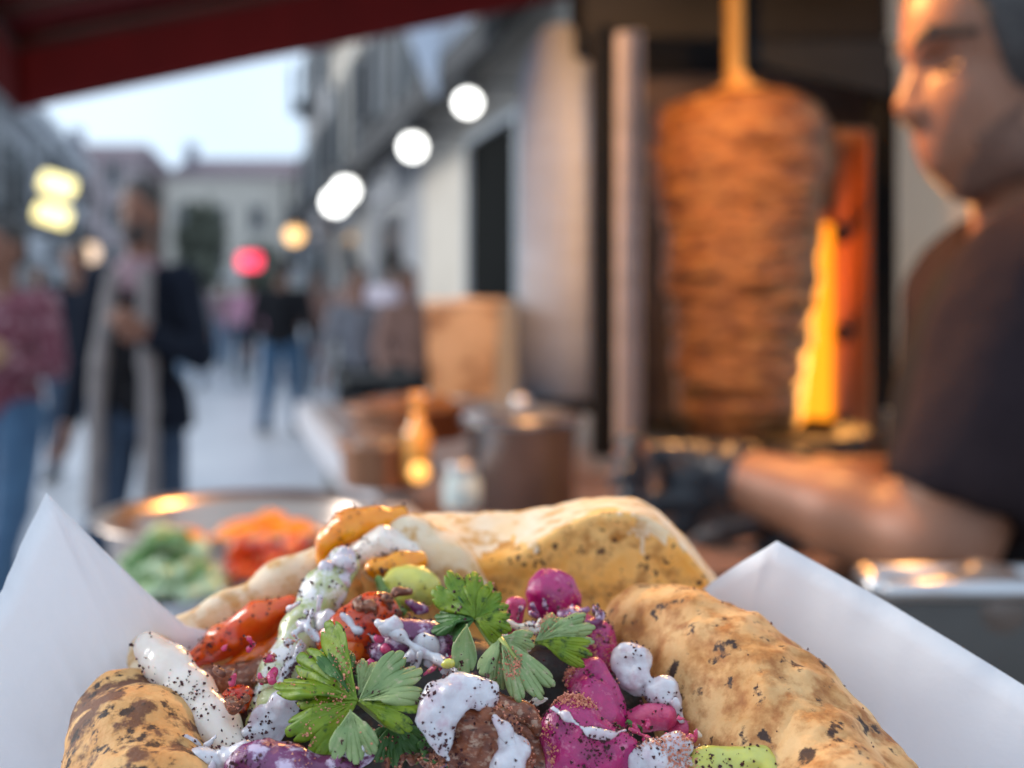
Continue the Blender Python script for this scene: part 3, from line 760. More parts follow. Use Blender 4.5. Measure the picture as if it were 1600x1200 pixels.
dsp = .0055 * fbm(Pg * np.array([14, 14, 85]), 3) + .006 * fbm(Pg * np.array([8, 8, 22]), 9) + .0035 * np.abs(vnoise(Pg * np.array([30, 30, 120]), 5))
Rn = Rg + dsp * np.clip(rr * 3, 0, 1)[:, None]
V = np.stack([kc[0] + Rn * np.cos(A), kc[1] + Rn * np.sin(A), Zg + .004 * fbm(Pg * 20, 7)], -1).reshape(-1, 3)
for i in range(rows - 1):
    for j in range(seg): j2 = (j + 1) % seg; Fs.append((i * seg + j, i * seg + j2, (i + 1) * seg + j2, (i + 1) * seg + j))
link('meat', V, Fs, 'kebab', k)
v, f = tube([(kc[0] - .005, kc[1], gz + .03), (kc[0] - .008, kc[1], H + (HY + 90) / F * 1.75)], .0145, 14); link('spit_rod', v, f, 'brass', k)
v, f = surf([ell((kc[0] - .005, kc[1] - .03, zt - .008), (.045, .045, .02)), cone((kc[0] - .01, kc[1] - .02, zt - .01), (kc[0] - .005, kc[1] - .01, zt + .02), .026, .017)], .004, .015, amp=.004, freq=50); link('fat_cap', v, f, 'fat_cap', k)
# heater column
hd = 1.86
h_ = thing('gas_heater', 'upright gas burner glowing orange beside the meat', 'heater', P(1305, 690, hd))
v, f = pbox(1306, 1364, 200, 705, hd, .05, .006); link('housing', v, f, 'heater_metal', h_)
v, f = pbox(1215, 1303, 350, 690, hd + .02, .03, .004); bn = link('burner', v, f, 'heater_glow', h_)
v, f = pbox(1210, 1303, 330, 349, hd + .01, .05, .003); link('burner_frame', v, f, 'heater_metal', h_)
v, f = pbox(1210, 1303, 691, 712, hd + .01, .05, .003); link('burner_frame', v, f, 'heater_metal', h_)
for py in (365, 520, 660):
    q = P(1316, py, hd - .012); v, f = sphere(q, (.014, .012, .017), 12, 8); link('knob', v, f, 'black_metal', h_)
al = bpy.data.lights.new('heater_light', 'AREA'); al.shape = 'RECTANGLE'; al.size = .06; al.size_y = .3; al.energy = 2.2; al.color = (1, .42, .1)
ao = bpy.data.objects.new('heater_light', al); C.objects.link(ao); q = P(1275, 520, hd + .0); ao.location = q - np.array([0, .03, 0]); ao.rotation_euler = Vector((.35, 1, -.05)).to_track_quat('Z', 'Y').to_euler()

# steel screen left of the grill
scx = P(870, 0, 2.0)[0]
t = thing('steel_screen', 'tall brushed steel side screen with rounded top left of grill', 'screen', (scx, 2.0, 1.0))
V, Fs = [], []; n1 = 24; zt_ = H + (HY - 38) / F * 2.0; zb_ = H + (HY - 625) / F * 2.0; hw = 58 / F * 2.0
for i in range(n1 + 1):
    a = -1 + 2 * i / n1
    top = zt_ - .10 * abs(a) ** 3
    for z in (zb_, (zb_ * .66 + top * .34), (zb_ * .33 + top * .67), top):
        V.append((scx + a * hw, 2.0 - .03 * (1 - a * a) + .03 - .5 * a * hw, z))
for i in range(n1):
    for j in range(3): a = i * 4 + j; Fs.append((a, a + 4, a + 5, a + 1))
o = link('panel', V, Fs, 'painted_steel', t); md = o.modifiers.new('thickness', 'SOLIDIFY'); md.thickness = .002
v, f = box((scx, 2.03, zb_ - .012), (hw * 2 + .02, .08, .024), 0, .003); link('foot', v, f, 'black_metal', t)

# counters
def quad_counter(name, label, lat0, lat1, s0, s1, z, top_m, lip_m):
    c = S((lat0 + lat1) / 2, (s0 + s1) / 2, 0)
    t = thing(name, label, 'counter', c)
    v, f = box(c + np.array([0, 0, z - .02]), (lat1 - lat0, s1 - s0, .04), TH, .004); link('worktop', v, f, top_m, t)
    v, f = sbox(lat0 - .03, lat0 - .002, s0, s1, z - .05, z + .006); link('edge_trim', v, f, lip_m, t, smooth=False)
    v, f = sbox(lat0 + .04, lat1, s0 + .03, s1 - .03, .0, z - .042); link('cabinet', v, f, 'tray_body', t, smooth=False)
    return t
quad_counter('serving_counter', 'brown serving counter with pale edge carrying the pans', .235, 1.9, .98, 2.9, 1.065, 'counter_pink', 'counter_pale')
quad_counter('front_counter', 'nearer steel counter under the salad pans', .06, 1.9, .22, .965, 1.045, 'tray_body', 'steel')

# tan food tub with grey tub behind
def open_tub(name, label, cat, px0, px1, py0, py1, d, dep, body, lip, fill=None, taper=.9):
    a, b = P(px0, py1, d), P(px1, py0, d); cx = (a[0] + b[0]) / 2; w_ = (b[0] - a[0]) / 2; z0, z1 = a[2], b[2]
    t = thing(name, label, cat, (cx, d + dep / 2, z0)); th = .004
    def ring(wx, wy, z): return [(cx - wx, d + dep / 2 - wy, z), (cx + wx, d + dep / 2 - wy, z), (cx + wx, d + dep / 2 + wy, z), (cx - wx, d + dep / 2 + wy, z)]
    hy = dep / 2
    V = ring(w_ * taper, hy * taper, z0) + ring(w_, hy, z1) + ring(w_ - th, hy - th, z1) + ring(w_ * taper - th, hy * taper - th, z0 + th)
    Fs = [(3, 2, 1, 0)]
    for k in range(3):
        for j in range(4): Fs.append((k * 4 + j, k * 4 + (j + 1) % 4, k * 4 + 4 + (j + 1) % 4, k * 4 + 4 + j))
    Fs.append((12, 13, 14, 15)); link('tub_body', V, Fs, body, t, smooth=False)
    rim = [(-w_, -hy), (w_, -hy), (w_, hy), (-w_, hy), (-w_, -hy)]
    v, f = join([tube([(cx + rim[i][0], d + hy + rim[i][1], z1 + .002), (cx + rim[i + 1][0], d + hy + rim[i + 1][1], z1 + .002)], .006, 8) for i in range(4)]); link('rim', v, f, lip, t)
    if fill:
        v, f = surf([ell((cx, d + hy, z1 - .012), (w_ * .94, hy * .94, .02))], .006, .01, amp=.008, freq=40); link('contents', v, f, fill, t)
    return t
open_tub('food_tub', 'tan food tub standing at the far end of the counter', 'tub', 665, 778, 474, 622, 1.95, .14, 'tub_tan', 'tub_lip', 'tub_lip')
open_tub('plastic_tub', 'grey plastic tub standing right behind the tan one', 'tub', 755, 818, 474, 640, 2.12, .16, 'tub_grey', 'tub_grey')

def pot(name, label, px, py, d, rpx, hgt, body, fill, cat='pot', lipw=.012):
    c = P(px, py, d); r = rpx / F * d; z0 = c[2] - hgt
    t = thing(name, label, cat, (c[0], c[1], z0))
    v, f = lathe((c[0], c[1], z0), [(0, 0), (r * .86, 0), (r * .9, .006), (r * .93, hgt - .012), (r, hgt - .004), (r + lipw * .2, hgt), (r * .97, hgt), (r * .9, hgt - .012), (r * .87, .01), (0, .01)], 56); link('vessel', v, f, body, t)
    if fill:
        v, f = surf([ell((c[0], c[1], z0 + hgt * .86), (r * .86, r * .86, .02))], .005, .01, amp=.006, freq=45, seed=3); link('contents', v, f, fill, t)
    return t
pot('cooking_pot', 'round steel pot with a shiny rim on the counter', 815, 655, 1.42, 92, .125, 'steel_pot', None)
pc = P(815, 655, 1.42)
v, f = lathe((pc[0], pc[1], pc[2] + .003), [(0, .012), (.045, .01), (.074, .002), (.075, 0), (0, 0)], 40); lid = tag(link('pot_lid', v, f, 'steel', loc=tuple(pc)), 'bright lid lying on the round steel pot', 'lid')
v, f = sphere(pc + np.array([0, 0, .022]), (.012, .012, .01), 12, 8); link('knob', v, f, 'steel', lid)
pot('shallow_pan', 'shallow copper coloured pan left of the steel pot', 640, 632, 1.72, 100, .05, 'copper_pan', 'kebab')
pot('copper_pan', 'second copper toned pan nearer on the counter', 600, 690, 1.45, 72, .055, 'copper_pan', 'counter_top')
# slim orange flask shape standing in for a glossy reflection
def sheen_bottle(px, py, d, label, m, hgt, r, cap):
    c = P(px, py, d); t = thing('sheen_bottle', label, 'sheen_bottle', c)
    v, f = lathe(c, [(0, 0), (r, 0), (r, hgt * .6), (r * .9, hgt * .68), (r * .4, hgt * .85), (r * .38, hgt), (0, hgt)], 20); link('glass', v, f, m, t)
    v, f = lathe(c + np.array([0, 0, hgt + .001]), [(0, 0), (r * .45, 0), (r * .45, .02), (0, .02)], 14); link('cap', v, f, cap, t)
mat('orange_sheen', (.85, .40, .06), (.75, .3, .04), 20, rough=.12, coat=.6)  # orange of the reflection put into the colour
sheen_bottle(652, 748, 1.40, 'slim orange flask shape standing in for a reflection by the pans', 'orange_sheen', .085, .017, 'orange_sheen')
c = P(655, 738, 1.31); v, f = sphere(c, (.011, .011, .011), 16, 10); t = link('glint_ball', v, f, 'amber_glint', loc=tuple(c)); tag(t, 'small glowing ball put in for an orange glint by the pans', 'lamp')  # added glowing ball imitates an orange glint, no lamp stands here
c = P(722, 795, 1.2); t = thing('glass_jar', 'small whitish glass jar left of the steel pot', 'jar', c)
v, f = lathe(c, [(0, 0), (.018, 0), (.02, .006), (.02, .028), (.015, .036), (.015, .04), (0, .04)], 24); link('glass', v, f, 'jar_glass', t)
v, f = lathe(c + np.array([0, 0, .041]), [(0, 0), (.016, 0), (.016, .007), (0, .007)], 20); link('lid', v, f, 'steel', t)

# salad pan and containers close behind the wrap
pot('salad_pan', 'wide round steel salad pan behind the wrap', 378, 800, .92, 212, .075, 'pan_steel', None, 'pan', .03)
pcn = P(378, 800, .92)
prm = []
for k in range(26):
    a, r_ = random.random() * 6.28, random.random() ** .5 * .075
    prm.append(ell((pcn[0] + r_ * math.cos(a) , pcn[1] + r_ * math.sin(a), pcn[2] - .032 + .014 * random.random()), (.018, .014, .009), rotm('z', a)))
v, f = surf(prm, .003, .003, amp=.001, freq=90); tag(link('chopped_peppers', v, f, 'pepper_orange'), 'orange and red chopped peppers filling the round pan', 'vegetables', kind='stuff')
def veg_heap(name, label, cx, cy, d, rx, n, cols, size, cat, sy=.5):
    c = P(cx, cy, d); t = thing(name, label, cat, c)
    for j, m_ in enumerate(cols):
        pr_ = []
        for k in range(n):
            a, r_ = random.random() * 6.28, random.random() ** .5
            q = c + np.array([rx * r_ * math.cos(a), rx * .6 * r_ * math.sin(a), -.012 + sy * rx * (1 - r_ ** 2) * random.random()])
            pr_.append(ell(q, (size * random.uniform(.6, 1.3), size * random.uniform(.5, 1), size * random.uniform(.25, .5)), rotm('y', random.uniform(-1, 1)) @ rotm('z', a)))
        v, f = surf(pr_, .0028, .002, amp=.0012, freq=120, seed=j); link('chopped_salad', v, f, m_, t).__setitem__('kind', 'stuff')
    return t
pot('salad_bowl', 'steel bowl of pale green salad left of the bread', 272, 925, .74, 82, .05, 'steel', None, 'bowl')
veg_heap('green_salad', 'heap of pale green chopped lettuce behind the left paper', 270, 890, .74, .034, 26, ['salad_pale', 'salad_green', 'salad_pale'], .011, 'salad', 1.3)
pot('tomato_bowl', 'bowl of red tomato salad between the lettuce and bread', 425, 905, .76, 74, .05, 'steel', None, 'bowl')
veg_heap('tomato_salad', 'red tomato salad heaped in the bowl behind the bread', 415, 872, .76, .034, 18, ['tomato', 'pepper_red'], .010, 'salad', 1.0)
open_tub('steel_container', 'rectangular steel food container behind the right paper', 'container', 1380, 1720, 928, 1075, .62, .035, 'tray_body', 'steel', 'counter_top')

# hanging heat lamp, unseen above the frame, inferred from the warm light
lc = np.array([.10, 1.20, 1.80])
t = thing('heat_lamp', 'hanging brass heat lamp above the front of the grill', 'lamp', lc)
v, f = lathe(lc, [(.060, 0), (.062, .004), (.052, .05), (.03, .10), (.02, .14), (.018, .14), (.028, .098), (.050, .048), (.058, .004)], 36); link('lamp_shade', v, f, 'brass', t)
v, f = sphere(lc + np.array([0, 0, .03]), .028, 18, 12); link('bulb', v, f, 'bulb', t)
v, f = tube([lc + np.array([0, 0, .14]), lc + np.array([0, 0, .6])], .004, 6); link('cord', v, f, 'black_metal', t)
pl = bpy.data.lights.new('heat_lamp_light', 'POINT'); pl.energy = 17; pl.color = (1, .47, .15); pl.shadow_soft_size = .03
po = bpy.data.objects.new('heat_lamp_light', pl); C.objects.link(po); po.location = lc + np.array([0, 0, -.035])

# ================================================================== THE COOK
V_ = thing('person', 'cook in dark shirt and black glove bending over the counter', 'person', (.5, 1.05, 0))
Y0 = 1.05
head = [ell((.470, Y0, 1.580), (.106, .077, .090)), ell((.427, Y0, 1.505), (.054, .054, .082), rotm('y', .12)), ell((.420, Y0, 1.437), (.022, .026, .020)),
        cone((.455, Y0 - .03, 1.455), (.428, Y0, 1.438), .025, .02), cone((.455, Y0 + .03, 1.455), (.428, Y0, 1.438), .025, .02),
        cone((.381, Y0, 1.545), (.366, Y0, 1.501), .009, .0115), ell((.376, Y0 - .012, 1.494), (.012, .008, .008)), ell((.376, Y0 + .012, 1.494), (.012, .008, .008)),
        cone((.3845, Y0 - .028, 1.556), (.3785, Y0, 1.555), .011, .012), cone((.3845, Y0 + .028, 1.556), (.3785, Y0, 1.555), .011, .012),
        ell((.417, Y0 - .032, 1.508), (.022, .019, .028)), ell((.417, Y0 + .032, 1.508), (.022, .019, .028)),
        ell((.3935, Y0, 1.461), (.0135, .021, .0065)), ell((.3965, Y0, 1.4475), (.012, .019, .007)), ell((.402, Y0, 1.455), (.013, .024, .014)),
        ell((.478, Y0 - .078, 1.535), (.019, .008, .031)), ell((.478, Y0 + .078, 1.535), (.019, .008, .031)),
        ell((.397, Y0 - .029, 1.533), (.014, .0135, .0125)), ell((.397, Y0 + .029, 1.533), (.014, .0135, .0125))]
sock = [ell((.381, Y0 - .037, 1.537), (.014, .021, .013)), ell((.381, Y0 + .037, 1.537), (.014, .021, .013))]
neck = [cone((.478, Y0 + .01, 1.485), (.515, Y0 + .03, 1.37), .060, .068)]
torso = [ell((.53, 1.08, 1.22), (.13, .17, .22)), cone((.50, .95, 1.33), (.52, 1.21, 1.34), .062, .062), ell((.56, 1.08, .98), (.13, .16, .16))]
SHo = np.array([.435, .915, 1.325]); EL = np.array([.332, .885, 1.133]); WR = np.array([.198, 1.04, 1.163])
SH2 = np.array([.50, 1.23, 1.32]); EL2 = np.array([.50, 1.30, 1.10]); WR2 = np.array([.33, 1.20, 1.13])
arms = [cone(SHo, EL, .056, .042), cone(EL, EL * .62 + WR * .38 + np.array([0, 0, -.002]), .039, .038), cone(EL * .62 + WR * .38, WR, .038, .026),
        cone(SH2, EL2, .052, .043), cone(EL2, WR2, .043, .028)]
legs_ = limb((.58, 1.0, .92, .09), (.56, 1.0, .5, .06), (.60, 1.0, .09, .04)) + limb((.58, 1.17, .92, .09), (.56, 1.17, .5, .06), (.60, 1.17, .09, .04))
hd_ = hand_prims(WR, np.array([-.95, .28, -.10]), (0, .4, 1), -.9, .85) + hand_prims(WR2, np.array([-1, -.3, -.1]), (0, .4, 1), .5)
v, f = surf(head + neck, .0032, .012, cuts=sock); 
vb, fb = surf(head + neck + torso + arms + legs_ + hd_, .0065, .014, cuts=sock)
body = link('body', vb, fb, 'skin_vendor', V_)
v, f = surf(head + neck[:0], .003, .010, cuts=sock, inflate=.0012); hd_o = link('face', v, f, 'skin_vendor', V_)
# stubble follows the jaw, hair the crown
def near(prims):
    return prims
v, f = surf(head[:5] + head[12:15], .0032, .010, inflate=.0026, clip=lambda p: np.maximum.reduce([p[..., 2] - (1.462 + (p[..., 0] - .40) * .75), -(p[..., 0] - .405) + 0 * p[..., 0], (np.hypot(p[..., 0] - .397, p[..., 2] - 1.455) < .013) * 1.0 - .5 ])); link('stubble', v, f, 'stubble', V_)
v, f = surf([head[0]], .0035, .01, inflate=.006, amp=.0015, freq=120, clip=lambda p: 1.601 - p[..., 2] - np.clip(p[..., 0] - .395, 0, .2) * 2.2); link('hair', v, f, 'hair_grey', V_)
for sg in (-1, 1):
    v, f = surf([cone((.3685, Y0 + sg * .013, 1.557), (.3735, Y0 + sg * .034, 1.563), .0055, .0065), cone((.3735, Y0 + sg * .034, 1.563), (.402, Y0 + sg * .061, 1.557), .0065, .004)], .0016, .003); link('eyebrow', v, f, 'hair_dark', V_)
    v, f = tube([(.3885, Y0 + sg * .018, 1.527), (.3845, Y0 + sg * .030, 1.5255), (.392, Y0 + sg * .043, 1.529)], .0016, 6); link('eyelash', v, f, 'hair_dark', V_)
# shirt: body, collar, short sleeve reaching the elbow
SLE = SHo * .05 + EL * .95
shirt = [ell((.545, 1.08, 1.21), (.155, .19, .24)), cone((.50, .945, 1.335), (.52, 1.215, 1.345), .076, .076), ell((.57, 1.08, .97), (.15, .18, .17)),
         cone((.46, .97, 1.37), (.50, 1.10, 1.385), .035, .04), cone(SHo, SLE, .080, .062), cone(SH2, SH2 * .1 + EL2 * .9, .076, .06)]
v, f = surf(shirt, .0055, .03, amp=.006, freq=13, seed=4, cuts=[cone((.47, 1.06, 1.43), (.505, 1.08, 1.40), .062, .066), cone(EL + (EL - SHo) * .32, EL + (EL - SHo) * .05, .06, .058)]); sh_ = link('shirt', v, f, 'cloth_maroonblack', V_)
v, f = tube([SHo + np.array([.03, .04, .082]), SHo + np.array([-.052, -.01, .052]), SHo + np.array([-.07, -.02, .0]), SHo + np.array([-.02, -.082, -.02]), SHo + np.array([.06, -.07, -.0])], .0055, 8); link('seam', v, f, 'cloth_black', V_)
v, f = surf([ell((.50, 1.08, 1.15), (.135, .165, .26)), ell((.52, 1.08, .85), (.15, .2, .25))], .009, .03, clip=lambda p: np.maximum(p[..., 0] - .55, p[..., 2] - 1.36)); link('apron', v, f, 'cloth_black', V_)
v, f = surf(limb((.59, 1.0, .92, .11), (.57, 1.0, .5, .08), (.60, 1.0, .09, .06)) + limb((.59, 1.17, .92, .11), (.57, 1.17, .5, .08), (.60, 1.17, .09, .06)), .012, .02, clip=lambda p: p[..., 2] - 1.0); link('trousers', v, f, 'cloth_black', V_)
for yy in (1.0, 1.17):
    v, f = surf([cone((.62, yy, .05), (.47, yy, .045), .045, .038)], .01, .01, clip=lambda p: .003 - p[..., 2]); link('shoe', v, f, 'shoe', V_)
v, f = surf(hand_prims(WR, np.array([-.95, .28, -.10]), (0, .4, 1), -.9, .85) + [cone(WR - np.array([.012, -.008, 0]), WR + np.array([.004, -.004, -.001]), .027, .031)], .0028, .006, inflate=.003, amp=.0008, freq=90)
link('glove', v, f, 'glove', V_)
v, f = surf(hand_prims(WR2, np.array([-1, -.3, -.1]), (0, .4, 1), .5), .004, .006, inflate=.0035); link('glove', v, f, 'glove', V_)

exec_food = True
# ================================================================== THE WRAP
def pxr(r, d): return r / F * d
def chain(pts, squash=None):
    out = []
    for a, b in zip(pts[:-1], pts[1:]):
        out.append(cone(P(*a[:3]), P(*b[:3]), pxr(a[3], a[2]), pxr(b[3], b[2])))
    return out
def ball(px, py, d, rx, ry, dep=None, roll=0.0):
    r = (pxr(rx, d), pxr(dep if dep is not None else (rx + ry) / 2, d), pxr(ry, d))
    return ell(P(px, py, d), r, rotm('y', -roll) if roll else None)

def smear(px, py, d, rx, ry, dep, roll=0.0, n=None):
    """irregular patch of yoghurt: many flat drops scattered in an ellipse"""
    out = []; n = n or int(6 + rx * ry / 60)
    rg = random.Random(int(px * 7 + py * 13))
    for i in range(n):
        a, r_ = rg.random() * 6.283, rg.random() ** .6 * .80
        u, v = rx * r_ * math.cos(a), ry * r_ * math.sin(a)
        x, y = px + u * math.cos(roll) - v * math.sin(roll), py + u * math.sin(roll) + v * math.cos(roll)
        q = rg.uniform(.13, .32) * min(rx, ry) + 1.8
        out.append(ball(x, y, d + rg.uniform(-.0004, .0009), q * rg.uniform(.9, 1.6), q * rg.uniform(.7, 1.1), max(4, dep * rg.uniform(.35, .7)), rg.uniform(-1.5, 1.5)))
    return out
FOODS = []     # (verts, faces, speck density, pale density)
def food(name, label, cat, prims, m, h=.00042, k=.002, amp=.0004, freq=260, seed=0, dark=1.0, pale=.0, parent=None, cuts=(), group=None):
    if m == 'sauce': amp, freq, k = max(amp, .0006), 300, (k if name == 'yoghurt_dollop' else min(k, .0014))
    elif m in ('turnip', 'turnip_pink', 'tomato', 'tomato_orange', 'cabbage', 'pickle_yellow'): amp, freq = amp + .0005, 170
    elif m in ('cucumber', 'pepper_red', 'pepper_orange'): amp, freq = amp + .0003, 150
    v, f = surf(prims, h, k, amp=amp, freq=freq, seed=seed, cuts=cuts)
    o = link(name, v, f, m, parent)
    if parent is None: tag(o, label, cat, group)
    FOODS.append((v, f, dark, pale))
    return o

# --- paper sheet: one surface from wing to wing, narrowing to the counter
topc = [(-150, 1120, .200), (-60, 1010, .204), (3, 922, .207), (30, 855, .209), (70, 771, .212), (140, 838, .216), (215, 912, .221), (290, 980, .228), (420, 1010, .240), (560, 1010, .256),
        (700, 1000, .262), (860, 1000, .262), (1000, 985, .256), (1060, 950, .248), (1110, 911, .240), (1160, 878, .235), (1213, 845, .230), (1300, 893, .224), (1400, 950, .217), (1500, 1010, .210), (1600, 1072, .203), (1720, 1150, .196)]
tp = np.array([P(*q) for q in topc])
# resample along the curve, keeping the corner points sharp
fine = []
for a, b in zip(tp[:-1], tp[1:]):
    for q in np.linspace(0, 1, 11)[:-1]: fine.append(a * (1 - q) + b * q)
fine.append(tp[-1]); fine = np.array(fine); n = len(fine)
bc = np.array([P(760, 0, .235)[0], .235, 1.052])
V, Fs = [], []; rows = 44
for i in range(n):
    ang = 2 * math.pi * (i / (n - 1)) * .62 + math.pi * 1.19 - math.pi * .0
    u = i / (n - 1)
    btm = bc + np.array([-.022 * math.cos(math.pi * u) , .022 * math.sin(math.pi * u) - .006, 0])
    for j in range(rows + 1):
        t_ = j / rows
        p = fine[i] * (1 - t_) + btm * t_
        p = p + np.array([0, .018 * math.sin(math.pi * t_) , 0]) * (1 if 0.1 < u < .9 else 1)
        p = p + np.array([0, 1, 0]) * (.0011 * abs(vnoise(np.array([u * 17 + t_ * 3, t_ * 5 - u * 4, 2.]), 5)) + .0007 * abs(vnoise(np.array([u * 33 - t_ * 6, t_ * 9 + u * 7, 7.]), 9)) + .0009 * fbm(np.array([u * 7, t_ * 3, 2.]), 5) + .0014 * math.sin(u * 26 + t_ * 2) * min(1, t_ * 5))
        V.append(p)
for i in range(n - 1):
    for j in range(rows): a = i * (rows + 1) + j; Fs.append((a, a + 1, a + rows + 2, a + rows + 1))
o = link('wrapping_paper', V, Fs, 'paper'); tag(o, 'white waxed paper folded round the flatbread with two pointed corners', 'paper')
md = o.modifiers.new('thickness', 'SOLIDIFY'); md.thickness = .00012

# --- flatbread
br = thing('flatbread', 'toasted flatbread with charred spots folded open round the filling', 'bread', P(700, 1330, .2))
def bread(name, prims, m, seed=1, amp=.0012, h=.0006, k=.006, freq=120):
    v, f = surf(prims, h, k, amp=amp, freq=freq, seed=seed); o = link(name, v, f, m, br); FOODS.append((v, f, .015, .0)); return o
bread('rolled_edge', chain([(1010, 985, .228, 62), (1060, 1020, .221, 92), (1125, 1078, .211, 122), (1205, 1165, .199, 142), (1265, 1275, .188, 158), (1290, 1400, .178, 160)]), 'bread', 1)
bread('rolled_edge', chain([(1262, 1205, .1855, 108), (1318, 1320, .174, 136), (1340, 1440, .168, 140)]), 'bread', 5, k=.004)
bread('curled_end', chain([(192, 1120, .200, 74), (214, 1190, .190, 92), (238, 1290, .178, 112), (250, 1400, .17, 120)]), 'bread_charred', 8, amp=.0009)
bread('inner_wall', chain([(212, 1074, .214, 26), (252, 1092, .213, 32), (292, 1160, .208, 36), (330, 1260, .2, 44)]), 'bread_inner', 9)
bread('side_rim', chain([(206, 1062, .215, 16), (232, 1020, .224, 17), (288, 988, .236, 18), (360, 948, .242, 20), (440, 908, .245, 23), (520, 876, .248, 26), (600, 864, .252, 32)]), 'bread_pale', 12, amp=.0007)
bread('side_wall', chain([(330, 1060, .238, 60), (430, 1000, .244, 66), (540, 950, .25, 70)]), 'bread_inner', 13)
# back flap: lofted sheet, toasted inside, pale outside fold
cols_ = [540, 575, 610, 650, 700, 745, 790, 850, 900, 950, 1000, 1050, 1100, 1150]
crest = [868, 838, 820, 810, 808, 808, 806, 795, 784, 777, 785, 822, 890, 960]
crease = [880, 850, 832, 822, 850, 886, 878, 848, 822, 802, 806, 846, 908, 975]
bott = [1090] * 14
xs = np.linspace(540, 1150, 90)
def sm(arr):
    y = np.interp(xs, cols_, arr); kk = np.ones(7) / 7; return np.convolve(np.pad(y, 3, mode='edge'), kk, 'valid')
ct, ce, bo = sm(crest), sm(crease), sm(bott)
V, Fs, mi = [], [], []; R1, R2_, R3 = 34, 14, 10
for i, x in enumerate(xs):
    col = []
    for j in range(R1 + 1):
        t_ = j / R1; y = bo[i] * (1 - t_) + ce[i] * t_; col.append(P(x, y, .232 + .012 * t_ + .004 * math.sin(t_ * math.pi)))
    for j in range(1, R2_ + 1):
        t_ = j / R2_; bulge = .004 * math.sin(t_ * math.pi); y = ce[i] * (1 - t_) + ct[i] * t_; col.append(P(x, y - 0, .244 + .020 * t_))
    for j in range(1, R3 + 1):
        t_ = j / R3; y = ct[i] + 150 * t_ ** 1.6; col.append(P(x, y, .264 + .006 * math.sin(t_ * 3.1)))
    V += col
V = np.array(V); nr = R1 + R2_ + R3 + 1
V = V + .0011 * fbm(V * 90, 3)[:, None] * np.array([.3, 1, .5]) + .0003 * fbm(V * 420, 8)[:, None] * np.array([.3, 1, .5])
for i in range(len(xs) - 1):
    x = xs[i]
    for j in range(nr - 1): a = i * nr + j; Fs.append((a, a + 1, a + nr + 1, a + nr)); mi.append(0 if j < R1 + 5 * float(vnoise(np.array([x * .021, 3., 1.]), 4)) + 4 * float(vnoise(np.array([x * .09, j * .3, 1.]), 6)) else 1)
o = link('back_flap', V, Fs, ['bread_inner', 'bread_pale'], br); o.data.polygons.foreach_set('material_index', mi)
md = o.modifiers.new('thickness', 'SOLIDIFY'); md.thickness = .0016; md.offset = 0
FOODS.append((V, np.array(Fs), .02, .0))
bread('flap_fold', chain([(596, 876, .243, 36), (640, 852, .243, 38), (690, 884, .243, 36), (735, 930, .243, 34)]), 'bread_pale', 14, amp=.0006)

# --- bed of filling under everything, its colour darkened for the shaded gaps
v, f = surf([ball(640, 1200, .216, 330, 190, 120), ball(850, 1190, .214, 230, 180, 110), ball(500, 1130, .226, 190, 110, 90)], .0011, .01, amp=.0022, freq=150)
tag(link('shredded_filling', v, f, 'filling_shade'), 'shredded filling under the vegetables, coloured dark for the shaded gaps', 'filling', kind='stuff')

# --- vegetables, back to front
food('orange_pepper_slice', 'curved orange pepper slice at the top left of the filling', 'pepper', chain([(508, 872, .240, 16), (514, 846, .240, 20), (540, 824, .240, 22), (585, 814, .241, 20), (628, 806, .243, 13)]), 'pepper_orange', dark=.6)
food('onion_slice', 'pale pinkish onion piece under the orange pepper slice', 'onion', chain([(560, 868, .236, 22), (600, 852, .236, 26), (636, 866, .236, 22)]), 'onion', dark=.5, seed=2)
food('orange_pepper_slice', 'small orange pepper piece below the pinkish onion', 'pepper', chain([(590, 888, .232, 18), (628, 884, .232, 20), (655, 876, .233, 14)]), 'pepper_orange', dark=1, seed=4)
o = food('cucumber_chunk', 'pale yellow green cucumber chunk behind the upper cilantro', 'cucumber', [ball(640, 918, .226, 46, 34, 30, -.1)], 'pickle_yellow', dark=.15, seed=6)
food('peel', None, None, chain([(592, 905, .2235, 7), (604, 935, .2225, 9), (628, 956, .222, 7)]), 'cucumber_skin', parent=o, dark=0)
food('pepper_strip', 'long red orange pepper strip lying left against the bread', 'pepper', chain([(306, 1028, .224, 14), (350, 1000, .224, 25), (405, 966, .224, 28), (452, 944, .225, 16)]), 'pepper_red', dark=.5, seed=7)
food('pepper_strip', 'blurred brown orange pepper strip under the long red one', 'pepper', chain([(350, 1058, .222, 20), (400, 1030, .224, 26), (440, 1000, .226, 20)]), 'tomato_orange', dark=.3, seed=8)
food('onion_slice', 'thick white onion arc at the left over the curled bread', 'onion', chain([(232, 1012, .206, 24), (262, 1042, .203, 33), (298, 1088, .199, 36), (335, 1135, .194, 36), (362, 1172, .190, 30)]), 'onion', amp=.0002, dark=1.2, seed=9)
food('tomato_wedge', 'red orange tomato wedge under the white onion arc', 'tomato', chain([(262, 1150, .200, 26), (300, 1172, .198, 32), (322, 1160, .198, 20)]), 'tomato_orange', dark=.2, seed=10)
food('tomato_wedge', 'small red tomato bit right of the white onion arc', 'tomato', [ball(372, 1092, .202, 26, 20, 20, .5)], 'tomato', dark=1, seed=11)
food('meat_piece', 'pinkish meat piece behind the red tomato bit', 'meat', chain([(330, 1060, .212, 20), (372, 1072, .210, 28), (412, 1050, .212, 24)]), 'meat', dark=1, seed=12)
o = food('cucumber_slice', 'long pale green cucumber slice running down with yoghurt on top', 'cucumber', chain([(536, 880, .224, 26), (506, 926, .219, 30), (474, 984, .214, 32), (446, 1046, .208, 32), (418, 1104, .202, 30)]), 'cucumber', amp=.0003, dark=.9, seed=13)
